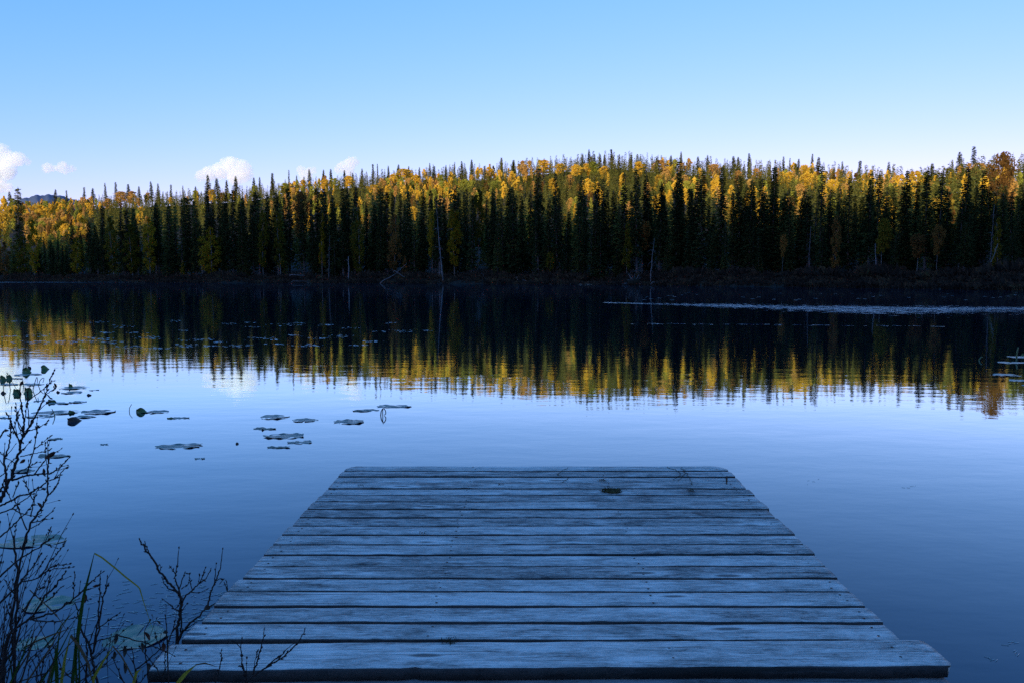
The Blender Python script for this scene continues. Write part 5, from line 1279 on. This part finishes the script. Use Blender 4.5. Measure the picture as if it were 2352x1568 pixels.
sh = empty('bare_shrub', (-1.28, 2.95, 0.0)); YD = 2.95
for (pts, wpx, tw, root) in (([(690, 1140), (700, 1000), (720, 830), (740, 740), (740, 680), (700, 580), (620, 500), (560, 420), (480, 300), (400, 180), (330, 90), (282, 10)], 8.0, 0, 1), ([(400, 170), (370, 100), (350, 50)], 3.0, 0, 0),
     ([(735, 690), (720, 560), (690, 480), (675, 440), (700, 300), (715, 120)], 4.4, 0, 0), ([(685, 400), (650, 340), (620, 310)], 2.6, 0, 0), ([(715, 560), (760, 440), (778, 380), (825, 383)], 3.0, 0, 0), ([(740, 550), (800, 510), (850, 460)], 2.6, 0, 0),
     ([(755, 700), (790, 620), (860, 570), (920, 500), (960, 450), (1000, 320)], 4.4, 0, 0), ([(930, 490), (1010, 440), (1060, 340)], 3.0, 0, 0), ([(860, 565), (840, 480), (828, 400)], 2.4, 0, 0), ([(850, 585), (930, 592), (1025, 548)], 2.4, 0, 0), ([(690, 580), (600, 540), (550, 480), (540, 430)], 3.2, 0, 0),
     ([(700, 1130), (750, 1010), (740, 820), (745, 700)], 6.5, 0, 1), ([(700, 1135), (760, 1000), (850, 910), (940, 830), (1000, 770), (1090, 720)], 7.0, 0, 1), ([(1020, 750), (1050, 620), (1080, 530), (1130, 420), (1165, 340), (1185, 125)], 4.6, 0, 0), ([(1100, 500), (1120, 280)], 3.0, 0, 0),
     ([(1120, 460), (1160, 440), (1205, 440), (1165, 485)], 2.4, 0, 0), ([(720, 795), (640, 740), (550, 660)], 3.2, 0, 0), ([(745, 790), (800, 715)], 2.6, 0, 0), ([(800, 980), (900, 910)], 2.6, 0, 0), ([(680, 760), (705, 730)], 2.2, 0, 0), ([(930, 480), (940, 400)], 2.2, 0, 0), ([(520, 350), (517, 300)], 2.2, 0, 0)):
    stem(sh, fD, pts, wpx, YD, tw, bool(root))
deadleaf(sh, fD, 1020, 755, 80, 60, 2.698, YD - 0.02, 'leafbrown', 0.5); deadleaf(sh, fD, 985, 460, 60, 20, 2.698, YD - 0.02, 'leafbrown', -0.4)
tag(sh, 'leafless branching shrub growing beside the left edge of the dock', 'shrub', 'leafless shrubs of the near bank')
sh = empty('bare_twig', (-1.3, 3.5, 0.0))
stem(sh, fD, [(1242, 600), (1240, 560), (1228, 460)], 3.2, 3.5, 0, True); stem(sh, fD, [(1235, 560), (1210, 490)], 2.4, 3.5, 0)
tag(sh, 'pair of tiny bare twig tips poking up at the dock edge', 'twig', 'leafless shrubs of the near bank')

sh = empty('bare_shrub', (-1.15, 2.42, 0.05)); YF = 2.42
for (pts, wpx, tw, root) in (([(590, 1190), (585, 1000), (575, 840)], 4.2, 1, 1), ([(590, 1150), (650, 1000), (678, 890)], 3.6, 2, 0), ([(520, 1190), (480, 1100), (460, 1040)], 3.0, 1, 0), ([(250, 1420), (400, 1300), (520, 1190), (560, 1100)], 4.0, 2, 1), ([(60, 1050), (200, 1090), (350, 1130), (480, 1180), (560, 1220), (660, 1265)], 3.2, 2, 0),
     ([(390, 1568), (360, 1250), (345, 1000), (400, 890)], 3.6, 1, 1), ([(560, 1568), (470, 1400), (380, 1290), (300, 1180)], 3.4, 2, 1), ([(260, 1568), (240, 1380), (205, 1190)], 4.0, 2, 1), ([(530, 1568), (570, 1380), (565, 1240)], 3.4, 2, 1), ([(130, 1568), (60, 1430), (0, 1300)], 3.6, 2, 1), ([(300, 1568), (420, 1380), (520, 1240)], 3.0, 2, 1)):
    stem(sh, fD, pts, wpx, YF, tw, bool(root))
for (cx, cy, wc, hc, an, mt) in ((30, 1090, 45, 130, 1.4, 'leafbrown'), (372, 1060, 40, 120, 2.1, 'redleaf'), (545, 1180, 50, 110, 1.5, 'redleaf'), (318, 1180, 40, 120, 1.6, 'leafbrown'), (125, 1225, 45, 140, 1.5, 'leafbrown'), (570, 1020, 60, 40, 0.1, 'leafbrown'), (15, 1270, 40, 110, 1.4, 'leafbrown'), (130, 1400, 45, 150, 1.6, 'leafbrown'), (390, 1390, 40, 90, 1.5, 'leafbrown'), (500, 915, 60, 25, 2.3, 'leafbrown')):
    deadleaf(sh, fD, cx, cy, wc, hc, 2.698, YF - 0.03, mt, an)
tag(sh, 'low tangled shrub with withered leaves at the near left dock corner', 'shrub', 'leafless shrubs of the near bank')

sh = empty('bare_shrub', (-0.60, 2.2, 0.05)); YE = 2.2
for (pts, wpx, tw, root) in (([(380, 1322), (380, 1150), (340, 990), (310, 800), (308, 480)], 5.0, 0, 1), ([(300, 650), (165, 540)], 2.4, 0, 0), ([(405, 1200), (405, 1150), (410, 860)], 2.6, 0, 0), ([(520, 1150), (590, 950), (640, 800), (690, 600), (740, 310)], 4.6, 0, 0), ([(545, 1060), (570, 870), (610, 715)], 2.4, 0, 0),
     ([(400, 1290), (600, 1130), (760, 1030), (950, 920), (1110, 810), (1350, 590), (1430, 460), (1505, 320)], 5.2, 0, 1), ([(760, 1040), (920, 880), (1060, 800), (1150, 690), (1295, 570)], 3.4, 0, 0), ([(345, 1030), (300, 990)], 2.4, 0, 0)):
    stem(sh, fE, pts, wpx, YE, tw, bool(root))
stem(sh, fD, [(1110, 1568), (1150, 1420), (1175, 1300), (1170, 1220)], 4.0, YE, 0, True)
tag(sh, 'thin leafless twigs rising in front of the near dock edge', 'shrub', 'leafless shrubs of the near bank')

# ------------------------------------------------------------------ sedge blades
def grassmat(name, c0, c1):
    m, nt, out = mat(name)
    tc = nd(nt, 'ShaderNodeTexCoord'); n = nd(nt, 'ShaderNodeTexNoise', inp={'Scale': 9.0, 'Detail': 3.0}); nt.links.new(tc.outputs['Object'], n.inputs['Vector'])
    r = ramp(nt, n.outputs['Fac'], [(0.35, c0), (0.65, c1)])
    d = nd(nt, 'ShaderNodeBsdfDiffuse'); t = nd(nt, 'ShaderNodeBsdfTranslucent'); nt.links.new(r.outputs[0], d.inputs[0]); nt.links.new(r.outputs[0], t.inputs[0])
    x = nd(nt, 'ShaderNodeMixShader', inp={0: 0.35}); nt.links.new(d.outputs[0], x.inputs[1]); nt.links.new(t.outputs[0], x.inputs[2]); nt.links.new(x.outputs[0], out.inputs[0]); return m
M['gg'] = grassmat('green_sedge', (0.025, 0.055, 0.01), (0.05, 0.09, 0.016))
M['gy'] = grassmat('yellow_sedge', (0.20, 0.17, 0.02), (0.36, 0.30, 0.04))
M['gb'] = grassmat('brown_sedge', (0.08, 0.05, 0.03), (0.15, 0.10, 0.05))
def blade(f, pts, wpx, Yd, mt, label, root=True):
    P = [np.array(P2W(*f(*p), Yd - 0.01 * i)) for i, p in enumerate(pts)]
    if root: b0 = P[0].copy(); b0[2] = 0.03; P = [b0] + P
    n = 5 * len(P); t = np.linspace(0, len(P) - 1, n)
    Q_ = np.stack([np.interp(t, range(len(P)), [p[k] for p in P]) for k in range(3)], -1)
    hw = wpx / 2 / 1745 * Yd; o0 = Q_[0].copy(); V = []
    for i in range(n):
        d = Q_[min(i + 1, n - 1)] - Q_[max(i - 1, 0)]; d /= np.linalg.norm(d) + 1e-9
        s_ = np.cross(d, [0, 1, 0.1]); s_ /= np.linalg.norm(s_) + 1e-9
        w_ = hw * min(1, (n - i) / (n * 0.5) + 0.08)
        V += [Q_[i] - s_ * w_ - o0, Q_[i] + np.array([0, w_ * 0.6, 0]) - o0, Q_[i] + s_ * w_ - o0]
    Q = [(i * 3 + j, i * 3 + j + 1, i * 3 + j + 4, i * 3 + j + 3) for i in range(n - 1) for j in range(2)]
    o = link('sedge_blade', mk('sedge_blade', V, None, Q, M[mt]), None, tuple(o0))
    tag(o, label, 'grass blade', 'sedge blades at the near bank')
CD = lambda c, d: (1214.1 + c - 0, d)     # detail D measured in detail C units
blade(fC, [(780, 1568), (820, 1200), (860, 900), (900, 640), (960, 400), (1018, 165)], 8.5, 2.25, 'gg', 'long green sedge blade standing highest over the water')
blade(fC, [(1018, 165), (1100, 210), (1250, 330), (1349, 415), (1214 + 290, 535), (1214 + 340, 700), (1214 + 435, 990)], 4.2, 2.2, 'gy', 'yellow-brown tip of the highest blade, bent down twice', False)
blade(fC, [(615, 1568), (605, 1300), (600, 1160)], 9, 2.2, 'gg', 'stubby green blade with a cut top')
blade(fC, [(660, 1568), (700, 1300), (760, 1060)], 7, 2.2, 'gy', 'yellow-green blade creased into a brown bend')
blade(fC, [(760, 1050), (850, 1160), (950, 1350), (1000, 1568)], 8, 2.19, 'gb', 'brown half of the creased blade falling back', False)
blade(fC, [(825, 1568), (815, 1200), (800, 960)], 5, 2.25, 'gg', 'slim green blade just behind the longest one')
blade(fC, [(860, 1568), (852, 1300), (850, 1060), (838, 760)], 4, 2.28, 'gg', 'very thin green blade right of the longest one')
blade(fC, [(1000, 1530), (1100, 1350), (1220, 1170)], 6.5, 2.2, 'gy', 'bright yellow-green blade leaning towards the dock')
blade(fD, [(0, 1160), (100, 1280), (230, 1520), (250, 1568)], 4, 2.19, 'gb', 'tan bent tip hanging from the leaning yellow-green blade', False)
blade(fD, [(700, 1568), (800, 1450), (900, 1370)], 9, 2.2, 'gy', 'brightest yellow blade crossing the dock corner')
blade(fD, [(895, 1368), (1000, 1350), (1130, 1390)], 3.5, 2.2, 'gb', 'thin brown tip bent from the brightest yellow blade', False)
blade(fD, [(225, 1568), (260, 1450), (310, 1410)], 7, 2.2, 'gy', 'short curved yellowish blade low beside the tangle')
blade(fC, [(480, 1180), (600, 1040), (680, 920), (830, 760)], 3, 2.3, 'gg', 'faint green blade slanting across the shrub twigs', False)
blade(fC, [(250, 1190), (400, 1110), (600, 1030), (800, 960)], 4, 2.25, 'gb', 'red-brown blade lying almost level through the shrub', False)
blade(fC, [(320, 560), (450, 680), (600, 820), (750, 1040)], 3.2, 2.25, 'gb', 'thin brown straw running down through the shrub twigs', False)
for k in range(10):
    x0 = rt.uniform(-10, 150); xt = x0 + rt.normal(20, 40); yt = rt.uniform(1400, 1520)
    blade(lambda a, b_: (a, b_), [(x0, 1575), ((x0 + xt) / 2 + 4, (1575 + yt) / 2), (xt, yt)], 4, 2.1 + 0.03 * k, 'gb' if k % 2 else 'gg', f"{['first', 'second', 'third', 'fourth', 'fifth', 'sixth', 'seventh', 'eighth', 'ninth', 'tenth'][k]} short {'brown' if k % 2 else 'dull green'} sedge blade hidden at the foot of the large shrub")
